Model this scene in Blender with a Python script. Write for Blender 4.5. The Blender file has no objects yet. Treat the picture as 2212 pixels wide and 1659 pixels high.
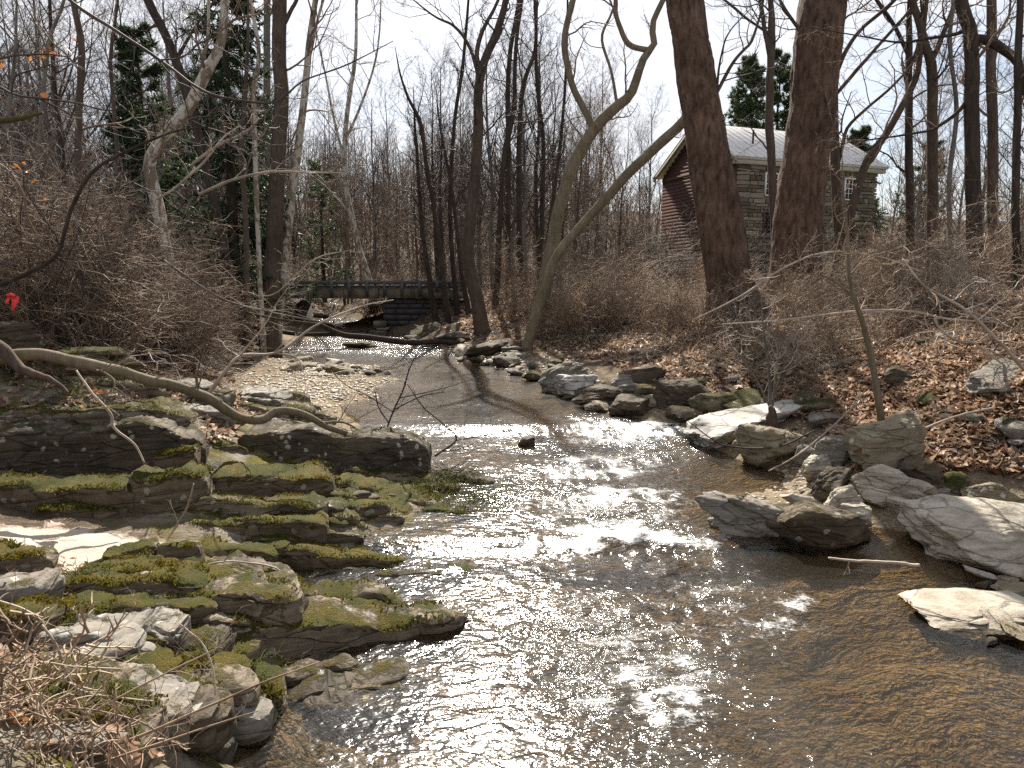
import bpy, bmesh, math
import numpy as np
from mathutils import Vector

S = bpy.context.scene
COL = S.collection
RNG = np.random.default_rng(7)

# ------------------------------------------------------------------ camera
CAM_H = 2.6
FX = 1536.0                    # focal length in units of a 2212-wide picture
TH = math.atan(213.5 / FX)
cam_d = bpy.data.cameras.new('camera')
cam_d.sensor_width = 36.0
cam_d.lens = 36.0 * FX / 2212.0
cam_d.clip_start = 0.05
cam_d.clip_end = 2000
cam = bpy.data.objects.new('camera', cam_d)
cam.location = (0, 0, CAM_H)
cam.rotation_euler = (math.pi / 2 - TH, 0, 0)
COL.objects.link(cam)
S.camera = cam

# ------------------------------------------------------------------ sky and sun
SUN_EL, SUN_AZ = math.radians(43), math.radians(-3)      # azimuth from +Y towards +X
world = bpy.data.worlds.new('World')
S.world = world
world.use_nodes = True
wn = world.node_tree.nodes
wl = world.node_tree.links
wn.clear()
w_out = wn.new('ShaderNodeOutputWorld')
w_bg = wn.new('ShaderNodeBackground')
w_sky = wn.new('ShaderNodeTexSky')
w_sky.sky_type = 'NISHITA'
w_sky.sun_disc = False
w_sky.sun_elevation = SUN_EL
w_sky.sun_rotation = SUN_AZ
w_sky.air_density = 1.0
w_sky.dust_density = 1.5
w_sky.ozone_density = 1.0
w_tc = wn.new('ShaderNodeTexCoord')
w_map = wn.new('ShaderNodeMapping')
w_map.inputs['Scale'].default_value = (1.0, 1.0, 3.2)
w_no = wn.new('ShaderNodeTexNoise')
w_no.inputs['Scale'].default_value = 2.6
w_no.inputs['Detail'].default_value = 7
w_no.inputs['Roughness'].default_value = 0.62
w_no.inputs['Distortion'].default_value = 0.4
w_ramp = wn.new('ShaderNodeMapRange')
w_ramp.inputs['From Min'].default_value = 0.36
w_ramp.inputs['From Max'].default_value = 0.62
w_ramp.inputs['To Min'].default_value = 0.12
w_ramp.inputs['To Max'].default_value = 1.0
w_mix = wn.new('ShaderNodeMix')
w_mix.data_type = 'RGBA'
w_mix.inputs['B'].default_value = (7.6, 7.7, 8.1, 1)   # lit thin cloud
w_bg.inputs['Strength'].default_value = 0.05
wl.new(w_tc.outputs['Generated'], w_map.inputs['Vector'])
wl.new(w_map.outputs[0], w_no.inputs['Vector'])
wl.new(w_no.outputs['Fac'], w_ramp.inputs['Value'])
wl.new(w_ramp.outputs['Result'], w_mix.inputs['Factor'])
wl.new(w_sky.outputs[0], w_mix.inputs['A'])
wl.new(w_mix.outputs['Result'], w_bg.inputs['Color'])
wl.new(w_bg.outputs[0], w_out.inputs['Surface'])

sun_d = bpy.data.lights.new('sun', 'SUN')
sun_d.energy = 5.0
sun_d.angle = math.radians(0.55)
sun_d.color = (1.0, 0.935, 0.83)
sun = bpy.data.objects.new('sun', sun_d)
sd = Vector((math.sin(SUN_AZ) * math.cos(SUN_EL), math.cos(SUN_AZ) * math.cos(SUN_EL), math.sin(SUN_EL)))
sun.rotation_euler = sd.to_track_quat('Z', 'Y').to_euler()
sun.location = (20, 120, 80)
COL.objects.link(sun)

S.view_settings.view_transform = 'Standard'
S.view_settings.look = 'None'
S.view_settings.exposure = 1.45
S.view_settings.gamma = 1.0
S.view_settings.use_curve_mapping = False
try:
    S.cycles.max_bounces = 6
    S.cycles.diffuse_bounces = 2
    S.cycles.glossy_bounces = 2
    S.cycles.transparent_max_bounces = 6
    S.cycles.caustics_reflective = False
    S.cycles.caustics_refractive = False
    S.cycles.sample_clamp_direct = 0
    S.cycles.sample_clamp_indirect = 4
    S.cycles.use_denoising = False
except Exception:
    pass

# ------------------------------------------------------------------ numeric helpers
def hash3(ix, iy, iz):
    h = (ix.astype(np.int64) * 374761393 + iy.astype(np.int64) * 668265263 + iz.astype(np.int64) * 2147483647) & 0xffffffff
    h = ((h ^ (h >> 13)) * 1274126177) & 0xffffffff
    h = ((h ^ (h >> 16)) * 2246822519) & 0xffffffff
    return ((h ^ (h >> 15)) & 0xffffff) / float(0x7fffff) - 1.0

def vnoise(p):
    p = np.asarray(p, float)
    i = np.floor(p)
    f = p - i
    f = f * f * f * (f * (f * 6 - 15) + 10)
    i = i.astype(np.int64)
    x, y, z = i[..., 0], i[..., 1], i[..., 2]
    r = 0
    for dx in (0, 1):
        wx = f[..., 0] if dx else 1 - f[..., 0]
        for dy in (0, 1):
            wy = f[..., 1] if dy else 1 - f[..., 1]
            for dz in (0, 1):
                wz = f[..., 2] if dz else 1 - f[..., 2]
                r = r + wx * wy * wz * hash3(x + dx, y + dy, z + dz)
    return r

def fbm(p, oct=4, gain=.5):
    p = np.asarray(p, float)
    a, s, t = 1.0, 0.0, 0.0
    for o in range(oct):
        s = s + a * vnoise(p * 2.03 ** o + 17.3 * o)
        t += a
        a *= gain
    return s / t

def ridged(p, oct=3):
    p = np.asarray(p, float)
    a, s, t = 1.0, 0.0, 0.0
    for o in range(oct):
        s = s + a * (1 - 2 * np.abs(vnoise(p * 2.1 ** o + 9.7 * o)))
        t += a
        a *= .5
    return s / t

def xyz(x, y, z=0.0):
    x, y = np.broadcast_arrays(np.asarray(x, float), np.asarray(y, float))
    return np.stack([x, y, np.zeros_like(x) + z], -1)

def ray(px, py):
    u = (px - 1106.0) / FX
    v = (829.5 - py) / FX
    return np.array([u, math.cos(TH) + v * math.sin(TH), -math.sin(TH) + v * math.cos(TH)])

def at_depth(px, py, y):
    d = ray(px, py)
    t = y / d[1]
    return np.array([d[0] * t, y, CAM_H + d[2] * t])

def at_z(px, py, z):
    d = ray(px, py)
    t = (z - CAM_H) / d[2]
    return np.array([d[0] * t, d[1] * t, z])

# water level along the stream: it steps down towards the viewer
W_Y = [-20, 5.0, 6.55, 6.85, 9.0, 11.2, 11.7, 13, 18, 22, 26, 31, 45, 110, 500]
W_Z = [-.03, 0.0, .02, .09, .14, .19, .28, .31, .33, .35, .5, .6, .9, 1.8, 4.0]
def water_z(y):
    return np.interp(y, W_Y, W_Z)

def at_water(px, py, dz=0.0):
    z = 0.3
    for _ in range(40):
        p = at_z(px, py, z + dz)
        z = z * .5 + .5 * float(water_z(p[1]))
    return at_z(px, py, z + dz)

# ------------------------------------------------------------------ terrain heights from control points
ctrl = []
def cw(pts, dz):
    for px, py in pts:
        p = at_water(px, py, 0)
        ctrl.append((p[0], p[1], p[2] + dz))
def cz(pts):
    for px, py, z in pts:
        ctrl.append(tuple(at_z(px, py, z)))
def cd(pts):
    for px, py, y in pts:
        ctrl.append(tuple(at_depth(px, py, y)))
def cxyz(pts):
    ctrl.extend(pts)
# left water's edge
cw([(470, 1659), (580, 1500), (800, 938), (690, 890), (800, 858), (845, 818), (800, 795), (600, 775), (580, 748), (680, 700), (690, 684)], 0.02)
cw([(760, 1450), (900, 1410), (1000, 1350), (930, 1310), (640, 1300), (620, 1265), (860, 1215), (1060, 1115), (1105, 1060), (1010, 1005), (950, 965)], -.08)
# right water's edge
cw([(1930, 1290), (1900, 1235), (1720, 1185), (1580, 1120)], -.13)
cw([(1640, 1075), (1725, 1055), (1690, 1015), (1590, 985), (1480, 945),
    (1440, 915), (1320, 890), (1200, 850), (1110, 805), (1000, 772), (950, 752), (880, 735), (840, 718)], 0.02)
# channel bed
cw([(900, 1640), (1300, 1640), (1700, 1640), (2050, 1640), (1150, 1420), (1500, 1400), (1800, 1380), (1250, 1250), (1550, 1250), (760, 1285),
    (1350, 1120), (1250, 1030), (1450, 1040), (1300, 950), (1150, 980), (1050, 900), (1200, 890), (900, 900), (950, 840), (1050, 830), (900, 800),
    (760, 750), (850, 745), (730, 695)], -0.24)
cw([(2000, 1420), (2100, 1560)], -.12)
cw([(1000, 900), (1150, 890), (950, 850), (900, 920), (1080, 850), (1000, 810)], -.5)
# left bank
cz([(200, 1560, .55), (330, 1500, .5), (30, 1600, .7), (150, 1400, .45), (400, 1330, .33), (150, 1290, .4), (200, 1180, .42), (60, 1130, .5),
    (420, 1130, .35), (700, 1120, .22), (800, 1060, .22), (300, 1050, .45), (60, 1050, .5), (650, 1000, .3), (450, 940, .7), (250, 850, 1.2), (60, 850, 1.3),
    (600, 850, .5), (700, 820, .42), (560, 800, .5), (620, 790, .45), (450, 790, .8), (300, 760, 1.3), (60, 700, 1.95), (200, 710, 1.7), (400, 730, 1.1), (520, 745, .8),
    (560, 715, 1.0), (590, 690, 1.15), (450, 690, 1.35)])
cxyz([(-10, 12, 2.3), (-14, 18, 2.3), (-20, 25, 2.4), (-12, 25, 2.0), (-9.5, 25, 1.6), (-12.5, 31, 2.2), (-20, 31, 2.5), (-8, 9, 2.2), (-5, 4, 1.2), (-3, 2, .9), (-1.2, 1.6, .72),
      (0, 0, .9), (0, 1.8, .3), (1.5, 1.5, -.1), (2, -3, -.2), (5, -3, .1), (-3, -4, 1.4), (-10, -4, 2.6), (-10, 5, 2.3), (10, -5, 2.5), (0, -11, 3.2), (-12, -16, 7), (0, -22, 9), (14, -16, 6), (-30, -40, 22), (0, -45, 24), (30, -40, 20), (9, 1, 1.0), (5.2, 3, -.2), (4.8, 7., .12), (5.6, 7.3, .2), (5.0, 6.4, .0), (5.7, 6.3, .1), (4.3, 5.9, -.12), (5.0, 5.4, -.08), (5.6, 5.2, .0), (4.6, 4.5, -.2), (6.2, 5.2, .3), (6.5, 3.5, .2),  # unseen slope behind the viewer, raised to block low sky light
      (-16, 40, 2.4), (-13, 45, 2.2), (-30, 60, 3.5), (-60, 90, 11), (-14, 74, 2.2), (-14, 100, 8), (10, 100, 6), (-40, 100, 11), (-90, 160, 24), (0, 150, 16), (0, 200, 24), (90, 200, 22), (60, 110, 6), (140, 120, 10), (-120, 60, 14),
      (-200, 300, 30), (200, 300, 26), (0, 400, 32), (-40, 10, 4), (-60, 0, 6), (60, -10, 4), (45, 20, 3.2), (-9.4, 38, .55), (-6.6, 36, 1.15), (-7.2, 40, 1.4), (-8.9, 46, 1.6), (-12.8, 40, 1.5), (-5.8, 33.5, 1.0), (-11.5, 45, .75), (-14.5, 52, .85), (-20, 60, 1.0)])
# right bank
cz([(2190, 1330, -.06), (2180, 1270, -.02), (2100, 1080, .25), (1990, 1060, .35), (1920, 1010, .5), (1760, 1000, .3), (1680, 950, .4), (1790, 925, .5), (1640, 890, .5), (1900, 905, .7),
    (2100, 900, .95), (2200, 830, 1.35), (2200, 700, 2.0), (1950, 800, 1.3), (1950, 650, 2.25), (2150, 640, 2.4), (1640, 800, 1.0), (1640, 720, 1.6), (1500, 800, .95), (1500, 720, 1.5), (1400, 790, .8),
    (1400, 700, 1.5), (1280, 760, .75), (1200, 690, 1.4), (1200, 750, .75), (1040, 700, 1.2), (1100, 755, .7), (980, 705, 1.1)])
cxyz([(5.0, 16, 1.8), (7.6, 19, 2.0), (9, 12, 2.5), (14, 14, 2.6), (10, 25, 2.1), (16, 44, 2.2), (24, 48, 2.2), (12, 52, 2.2), (0, 31, 2.35), (4, 31, 2.3), (6.9, 8.6, 1.25), (8.2, 9, 1.7), (-2.5, 35, 1.9), (-4, 40, 1.7), (0, 45, 2.0),
      (-3.0, 31.8, 2.2), (-4.6, 30.2, .6), (-3.7, 29.6, .68), (-5, 28, .5), (-3.2, 28, .75), (-5.6, 30.6, .5), (9, 5, 1.8), (12, 8, 2.6), (20, 20, 2.6), (20, 30, 2.4), (30, 60, 2.6), (5, 60, 2.2), (2.2, 24, 1.7)])
CP = np.array(ctrl)
def _phi(r):
    return np.sqrt(r * r + 0.04)
_d = np.linalg.norm(CP[:, None, :2] - CP[None, :, :2], axis=-1)
_A = _phi(_d) - np.eye(len(CP)) * 0.06
_A = np.block([[_A, np.ones((len(CP), 1))], [np.ones((1, len(CP))), np.zeros((1, 1))]])
_wts = np.linalg.solve(_A, np.append(CP[:, 2], 0))

def ground_z(x, y):
    x, y = np.broadcast_arrays(np.asarray(x, float), np.asarray(y, float))
    sh = x.shape
    x, y = x.ravel(), y.ravel()
    out = np.empty(x.shape)
    for a in range(0, len(x), 20000):
        b = a + 20000
        r = np.hypot(x[a:b, None] - CP[None, :, 0], y[a:b, None] - CP[None, :, 1])
        out[a:b] = _phi(r) @ _wts[:-1] + _wts[-1]
    far = np.clip((y - 20) / 60, 0, 1)
    out += fbm(xyz(x * .5, y * .5), 3) * (.10 + .5 * far) * np.clip((out - water_z(y) + .05) / .6, 0, 1)
    out += fbm(xyz(x * 2.2, y * 2.2), 4) * .05 * (1 - .5 * far)
    return out.reshape(sh)

def gz1(x, y):
    return float(ground_z(np.array([x]), np.array([y]))[0])

def at_ground(px, py, lift=0.0):
    d = ray(px, py)
    ys = np.geomspace(1.5, 120, 700)
    t = ys / d[1]
    z = CAM_H + d[2] * t
    g = np.maximum(ground_z(d[0] * t, ys), water_z(ys)) + lift
    k = np.argmax(z < g)
    if not (z < g).any():
        k = len(ys) - 1
    return np.array([d[0] * t[k], ys[k], g[k]])

# ------------------------------------------------------------------ mesh helpers
def mesh_from(name, verts, quads=None, tris=None, mat=None, smooth=True, attrs=None, mat_idx=None, sharp=None):
    me = bpy.data.meshes.new(name)
    verts = np.asarray(verts, np.float32).reshape(-1, 3)
    q = np.zeros((0, 4), np.int32) if quads is None else np.asarray(quads, np.int32).reshape(-1, 4)
    t = np.zeros((0, 3), np.int32) if tris is None else np.asarray(tris, np.int32).reshape(-1, 3)
    nl = q.size + t.size
    me.vertices.add(len(verts))
    me.vertices.foreach_set('co', verts.ravel())
    me.loops.add(nl)
    me.loops.foreach_set('vertex_index', np.concatenate([q.ravel(), t.ravel()]))
    npoly = len(q) + len(t)
    me.polygons.add(npoly)
    ls = np.concatenate([np.arange(len(q)) * 4, q.size + np.arange(len(t)) * 3]).astype(np.int32)
    me.polygons.foreach_set('loop_start', ls)
    if smooth:
        me.polygons.foreach_set('use_smooth', np.ones(npoly, bool))
    if attrs:
        for k, (dom, arr) in attrs.items():
            a = me.attributes.new(k, 'FLOAT', dom)
            a.data.foreach_set('value', np.asarray(arr, np.float32).ravel())
    if mat is not None:
        for m in (mat if isinstance(mat, (list, tuple)) else [mat]):
            me.materials.append(m)
    if mat_idx is not None:
        me.polygons.foreach_set('material_index', np.asarray(mat_idx, np.int32))
    me.update(calc_edges=True)
    if sharp: me.set_sharp_from_angle(angle=math.radians(sharp))
    return me

def link(name, me, parent=None, loc=None):
    o = bpy.data.objects.new(name, me)
    COL.objects.link(o)
    if parent is not None:
        o.parent = parent
    if loc is not None:
        o.location = loc
    return o

def empty(name, loc, label=None, cat=None, group=None):
    o = bpy.data.objects.new(name, None)
    o.empty_display_size = .2
    COL.objects.link(o)
    o.location = loc
    return tag(o, label, cat, group)

def tag(o, label=None, cat=None, group=None, kind=None):
    if label: o['label'] = label
    if cat: o['category'] = cat
    if group: o['group'] = group
    if kind: o['kind'] = kind
    return o

def copy_tree(o, loc, rz=0., sc=1., label=None, group=None):
    c = o.copy()
    COL.objects.link(c)
    c.location = loc
    c.rotation_euler = (0, 0, rz)
    c.scale = (sc, sc, sc) if np.isscalar(sc) else sc
    if label: c['label'] = label
    if group: c['group'] = group
    for ch in o.children:
        d = ch.copy()
        COL.objects.link(d)
        d.parent = c
        for g in ch.children:
            e = g.copy()
            COL.objects.link(e)
            e.parent = d
    return c

class Geo:
    """collects vertices, quads and triangles for one mesh"""
    def __init__(s):
        s.v, s.q, s.t, s.n, s.fa = [], [], [], 0, []
    def add(s, v, q=None, t=None):
        v = np.asarray(v, float).reshape(-1, 3)
        if q is not None and len(q): s.q.append(np.asarray(q).reshape(-1, 4) + s.n)
        if t is not None and len(t): s.t.append(np.asarray(t).reshape(-1, 3) + s.n)
        s.v.append(v)
        s.n += len(v)
    def tubes(s, pts, rad, k=3, cap=False):
        """pts (M,N,3), rad (M,N): M tapered tubes of k sides"""
        pts = np.asarray(pts, float)
        if pts.ndim == 2:
            pts = pts[None]; rad = np.asarray(rad, float)[None]
        M, N, _ = pts.shape
        if M == 0: return
        tan = np.gradient(pts, axis=1)
        tan /= np.linalg.norm(tan, axis=-1, keepdims=True) + 1e-9
        mean = tan.mean(1)
        ref = np.where(np.abs(mean[:, 2:3]) > .8, np.array([[1., 0, 0]]), np.array([[0, 0, 1.]]))[:, None, :]
        u = np.cross(tan, ref)
        u /= np.linalg.norm(u, axis=-1, keepdims=True) + 1e-9
        w = np.cross(u, tan)
        a = np.arange(k) * 2 * math.pi / k
        ring = pts[:, :, None, :] + rad[:, :, None, None] * (np.cos(a)[None, None, :, None] * u[:, :, None, :] + np.sin(a)[None, None, :, None] * w[:, :, None, :])
        idx = np.arange(M * N * k).reshape(M, N, k)
        q = np.stack([idx[:, :-1, :], np.roll(idx, -1, 2)[:, :-1, :], np.roll(idx, -1, 2)[:, 1:, :], idx[:, 1:, :]], -1).reshape(-1, 4)
        b0 = s.n
        s.add(ring, q)
        if cap:
            for e, flip in ((0, 1), (N - 1, -1)):
                c0 = s.n
                s.add(pts[:, e])
                g = idx[:, e] + b0
                c = np.broadcast_to((np.arange(M) + c0)[:, None], g.shape)
                s.t.append(np.stack([c, np.roll(g, -flip, 1), g], -1).reshape(-1, 3))
    def box(s, lo, hi, M=None):
        lo, hi = np.asarray(lo, float), np.asarray(hi, float)
        c = np.array([[x, y, z] for x in (0, 1) for y in (0, 1) for z in (0, 1)], float)
        v = lo + c * (hi - lo)
        if M is not None: v = v @ np.asarray(M).T
        s.add(v, [[0, 1, 3, 2], [4, 6, 7, 5], [0, 4, 5, 1], [2, 3, 7, 6], [0, 2, 6, 4], [1, 5, 7, 3]])
    def mesh(s, name, mat, smooth=True, origin=None, attrs=None, sharp=None):
        v = np.concatenate(s.v) if s.v else np.zeros((0, 3))
        if origin is not None: v = v - np.asarray(origin)
        return mesh_from(name, v, np.concatenate(s.q) if s.q else None, np.concatenate(s.t) if s.t else None, mat, smooth, attrs, None, sharp)

def tri_count():
    n = 0
    for m in bpy.data.meshes:
        if m.users:
            n += sum(0 for _ in ()) + len(m.loops) - 2 * len(m.polygons)
    return n

# ------------------------------------------------------------------ materials
def new_mat(name):
    m = bpy.data.materials.new(name)
    m.use_nodes = True
    nt = m.node_tree
    nt.nodes.clear()
    return m, nt, nt.nodes, nt.links

class NB:
    """a short way of writing shader nodes"""
    def __init__(s, name):
        s.m, s.nt, s.n, s.l = new_mat(name)
        s.out = s.n.new('ShaderNodeOutputMaterial')
        s.tc = s.n.new('ShaderNodeTexCoord')
    def put(s, sock, v):
        if hasattr(v, 'is_output') or isinstance(v, bpy.types.NodeSocket): s.l.new(v, sock)
        elif isinstance(v, (tuple, list)) and len(v) == 3 and sock.type == 'RGBA': sock.default_value = (*v, 1)
        else: sock.default_value = v
    def node(s, typ, **kw):
        n = s.n.new('ShaderNode' + typ)
        for k, v in kw.items():
            if k.startswith('_'): setattr(n, k[1:], v)
            else: s.put(n.inputs[k.replace('_', ' ')], v)
        return n
    def noise(s, vec, scale, detail=4, rough=.55, dist=0., out='Fac'):
        return s.node('TexNoise', Vector=vec, Scale=scale, Detail=detail, Roughness=rough, Distortion=dist).outputs[out]
    def mapping(s, vec, scale=(1, 1, 1), rot=(0, 0, 0), loc=(0, 0, 0)):
        return s.node('Mapping', Vector=vec, Scale=scale, Rotation=rot, Location=loc).outputs[0]
    def rng(s, v, a, b, c=0., d=1.):
        n = s.node('MapRange', Value=v)
        n.inputs['From Min'].default_value = a
        n.inputs['From Max'].default_value = b
        s.put(n.inputs['To Min'], c)
        s.put(n.inputs['To Max'], d)
        return n.outputs[0]
    def mix(s, f, a, b, blend='MIX'):
        n = s.n.new('ShaderNodeMix')
        n.data_type = 'RGBA'
        n.blend_type = blend
        s.put(n.inputs['Factor'], f)
        s.put(n.inputs['A'], a)
        s.put(n.inputs['B'], b)
        return n.outputs['Result']
    def math(s, op, a, b=0., c=0., clamp=False):
        n = s.n.new('ShaderNodeMath')
        n.operation = op
        n.use_clamp = clamp
        s.put(n.inputs[0], a); s.put(n.inputs[1], b); s.put(n.inputs[2], c)
        return n.outputs[0]
    def bump(s, h, strength=.5, dist=.02, normal=None):
        n = s.node('Bump', Height=h, Strength=strength, Distance=dist)
        if normal is not None: s.l.new(normal, n.inputs['Normal'])
        return n.outputs[0]
    def attr(s, name):
        return s.node('Attribute', _attribute_name=name).outputs['Fac']
    def rand(s):
        return s.n.new('ShaderNodeObjectInfo').outputs['Random']
    def offset(s, vec, amount=40.):
        """shift texture space by the object's own random number"""
        n = s.n.new('ShaderNodeVectorMath'); n.operation = 'ADD'
        c = s.n.new('ShaderNodeCombineXYZ')
        r = s.math('MULTIPLY', s.rand(), amount)
        for i in range(3): s.l.new(r, c.inputs[i])
        s.l.new(vec, n.inputs[0]); s.l.new(c.outputs[0], n.inputs[1])
        return n.outputs[0]
    def done(s, color, rough=.8, normal=None, spec=.3, sub=None):
        p = s.n.new('ShaderNodeBsdfPrincipled')
        s.put(p.inputs['Base Color'], color)
        s.put(p.inputs['Roughness'], rough)
        p.inputs['Specular IOR Level'].default_value = spec if not isinstance(spec, bpy.types.NodeSocket) else .3
        if isinstance(spec, bpy.types.NodeSocket): s.l.new(spec, p.inputs['Specular IOR Level'])
        if normal is not None: s.l.new(normal, p.inputs['Normal'])
        s.l.new(p.outputs[0], s.out.inputs['Surface'])
        s.p = p
        return s.m
    def surface(s, sh):
        s.l.new(sh, s.out.inputs['Surface'])
        return s.m

def rock_mat(name, c1, c2, moss=.0, moss_col=((.06, .068, .006), (.15, .108, .013)), lichen=.3, wet=0., strata=(1.5, 1.5, 14.), rot=(.12, .2, 0), world_moss=False):
    b = NB(name)
    ob = b.offset(b.tc.outputs['Object'])
    st = b.mapping(ob, strata, rot)
    n1 = b.noise(ob, 2.2, 6, .6)
    n2 = b.noise(st, 1.6, 6, .65, .3)
    n3 = b.noise(ob, 34., 4, .65)
    col = b.mix(b.rng(n2, .35, .65), c1, c2)
    col = b.mix(b.rng(n3, .3, .75, 0, .35), col, tuple(x * .45 for x in c1))
    col = b.mix(b.rng(n1, .5, .72, 0, .55), col, (.16, .12, .075))           # rust and soil stains
    v = b.node('TexVoronoi', Vector=ob, Scale=7.5, Randomness=1.)
    sp = b.math('SUBTRACT', v.outputs['Distance'], b.math('MULTIPLY', b.noise(ob, 16, 3), .5))
    lic = b.math('MULTIPLY', b.rng(sp, .0, -.06, 0., 1.), b.rng(b.noise(ob, 1.3, 2), .52, .58, 0., lichen * 2.2))
    col = b.mix(b.math('MINIMUM', lic, .9), col, (.42, .42, .36))
    ce = b.node('TexVoronoi', _feature='DISTANCE_TO_EDGE', Vector=b.mapping(ob, (.8, 1., 4.2), (.15, .25, .1)), Scale=1.7, Randomness=1.)
    crack = b.rng(b.math('ADD', ce.outputs['Distance'], b.math('MULTIPLY', b.math('SUBTRACT', b.noise(ob, 9., 3), .5), .10)), .0, .03, 1., 0.)
    col = b.mix(b.math('MULTIPLY', crack, .5), col, tuple(x * .22 for x in c1))
    rough = .78
    h = b.math('ADD', b.math('MULTIPLY', n2, 1.1), b.math('MULTIPLY', n3, .45))
    h = b.math('SUBTRACT', h, b.math('MULTIPLY', crack, .5))
    if moss > 0:
        g = b.node('NewGeometry')
        sx = b.n.new('ShaderNodeSeparateXYZ'); b.l.new(g.outputs['Normal'], sx.inputs[0])
        m = b.math('ADD', b.math('MULTIPLY', sx.outputs[2], .75), b.math('MULTIPLY', b.noise(ob, 3.4, 8, .74), 2.3))
        thr = 2.16 - .62 * moss
        m = b.rng(m, thr, thr + .22)
        mc = b.mix(b.rng(b.noise(ob, 3.3, 3), .4, .62), *moss_col)
        mc = b.mix(b.rng(b.noise(ob, 120., 3), .35, .7), mc, tuple(x * .35 for x in moss_col[0]))
        col = b.mix(m, col, mc)
        h = b.math('ADD', h, b.math('MULTIPLY', m, b.math('MULTIPLY', b.noise(ob, 90., 3, .7), 2.2)))
    nrm = b.bump(h, .9, .022)
    m = b.done(col, rough if not wet else .35, nrm, .12)
    return m

def bark_mat(name, c1, c2, sc=(9, 9, 2.), bump=.6, dist=.02, spots=None, moss=0.):
    b = NB(name)
    ob = b.offset(b.tc.outputs['Object'])
    mp = b.mapping(ob, sc)
    n = b.noise(mp, 1.5, 6, .66, .4)
    n2 = b.noise(ob, 1.1, 3)
    col = b.mix(b.rng(n, .32, .68), c1, c2)
    col = b.mix(b.rng(n2, .4, .7, 0, .45), col, tuple(x * .6 for x in c1))
    if spots:
        pm = b.mapping(ob, (3.2, 3.2, 1.5))
        f = b.rng(b.noise(pm, 1.7, 4, .6, .8), .47, .53)
        col = b.mix(f, col, spots)
    if moss:
        col = b.mix(b.rng(b.noise(ob, 2.5, 4), .5, .66, 0, moss), col, (.07, .075, .02))
    return b.done(col, .88, b.bump(n, bump, dist), .1)

def twig_mat(name, c1, c2, gloss=.45):
    b = NB(name)
    n = b.noise(b.offset(b.tc.outputs['Object']), 2.3, 2)
    col = b.mix(b.rng(n, .35, .65), c1, c2)
    return b.done(col, .7, None, .12)

def plain(name, c, rough=.7, spec=.3, var=.25, scale=6.):
    b = NB(name)
    n = b.noise(b.offset(b.tc.outputs['Object']), scale, 5, .6)
    col = b.mix(b.rng(n, .35, .68), c, tuple(x * (1 - var * 1.6) for x in c))
    return b.done(col, rough, b.bump(n, .25, .01), spec)

def leaf_mat(name, cols):
    """dry leaves: colour by leaf, lit from behind as thin leaves are"""
    b = NB(name)
    r = b.attr('tint')
    cr = b.n.new('ShaderNodeValToRGB')
    el = cr.color_ramp.elements
    while len(el) < len(cols): el.new(.5)
    for i, c in enumerate(cols):
        el[i].position = i / (len(cols) - 1)
        el[i].color = (*c, 1)
    b.l.new(r, cr.inputs[0])
    col = b.mix(b.rng(b.noise(b.tc.outputs['Object'], 22., 3), .35, .7, 0, .4), cr.outputs[0], (.05, .025, .012))
    p = b.n.new('ShaderNodeBsdfPrincipled')
    b.put(p.inputs['Base Color'], col)
    p.inputs['Roughness'].default_value = .5
    p.inputs['Specular IOR Level'].default_value = .2
    t = b.n.new('ShaderNodeBsdfTranslucent')
    b.put(t.inputs['Color'], col)
    mx = b.n.new('ShaderNodeMixShader')
    mx.inputs[0].default_value = .36
    b.l.new(p.outputs[0], mx.inputs[1]); b.l.new(t.outputs[0], mx.inputs[2])
    return b.surface(mx.outputs[0])

M = {}
M['ledge'] = rock_mat('ledge_schist', (.105, .08, .055), (.25, .21, .155), moss=.8, lichen=.25)
M['ledge_mossy'] = rock_mat('mossy_schist', (.08, .06, .04), (.19, .15, .105), moss=1.12, lichen=.25)
M['ledge_dark'] = rock_mat('dark_schist', (.042, .034, .025), (.135, .112, .082), moss=.5, lichen=.45)
M['rock_light'] = rock_mat('pale_schist', (.27, .235, .18), (.50, .45, .37), moss=0, lichen=.2)
M['rock_tan'] = rock_mat('tan_schist', (.165, .135, .09), (.30, .255, .18), moss=.2, lichen=.4)
M['rock_grey'] = rock_mat('grey_schist', (.12, .108, .09), (.26, .237, .2), moss=.25, lichen=.4)
M['rock_dark'] = rock_mat('brown_schist', (.045, .035, .025), (.115, .09, .062), moss=.35, lichen=.25)
M['rock_mossy'] = rock_mat('green_schist', (.09, .08, .052), (.17, .15, .105), moss=.95, lichen=.3)
M['rock_white'] = rock_mat('white_quartz', (.27, .25, .22), (.56, .54, .50), moss=0, lichen=.15)
M['bark_dark'] = bark_mat('dark_bark', (.03, .023, .018), (.085, .065, .052))
M['bark_brown'] = bark_mat('brown_bark', (.055, .04, .03), (.13, .098, .076))
M['bark_grey'] = bark_mat('grey_bark', (.10, .09, .078), (.21, .19, .165))
M['bark_pale'] = bark_mat('sycamore_bark', (.16, .125, .09), (.25, .20, .145), spots=(.43, .40, .34), sc=(5, 5, 2), bump=.3)
M['bark_tan'] = bark_mat('tan_bark', (.13, .105, .07), (.24, .20, .14), moss=.35, bump=.35)
M['bark_flaky'] = bark_mat('flaky_bark', (.042, .026, .019), (.20, .13, .092), sc=(6, 6, 2.), bump=1., dist=.06)
M['bark_moss'] = bark_mat('mossy_bark', (.06, .05, .03), (.13, .11, .07), moss=.9)
M['twig'] = twig_mat('twig', (.115, .08, .06), (.26, .195, .145))
M['twig_dark'] = twig_mat('dark_twig', (.045, .035, .03), (.10, .08, .066))
M['twig_pale'] = twig_mat('pale_twig', (.24, .195, .155), (.46, .39, .32))  # pale bark, with sunlit highlights of the brush put into the colour
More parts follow.
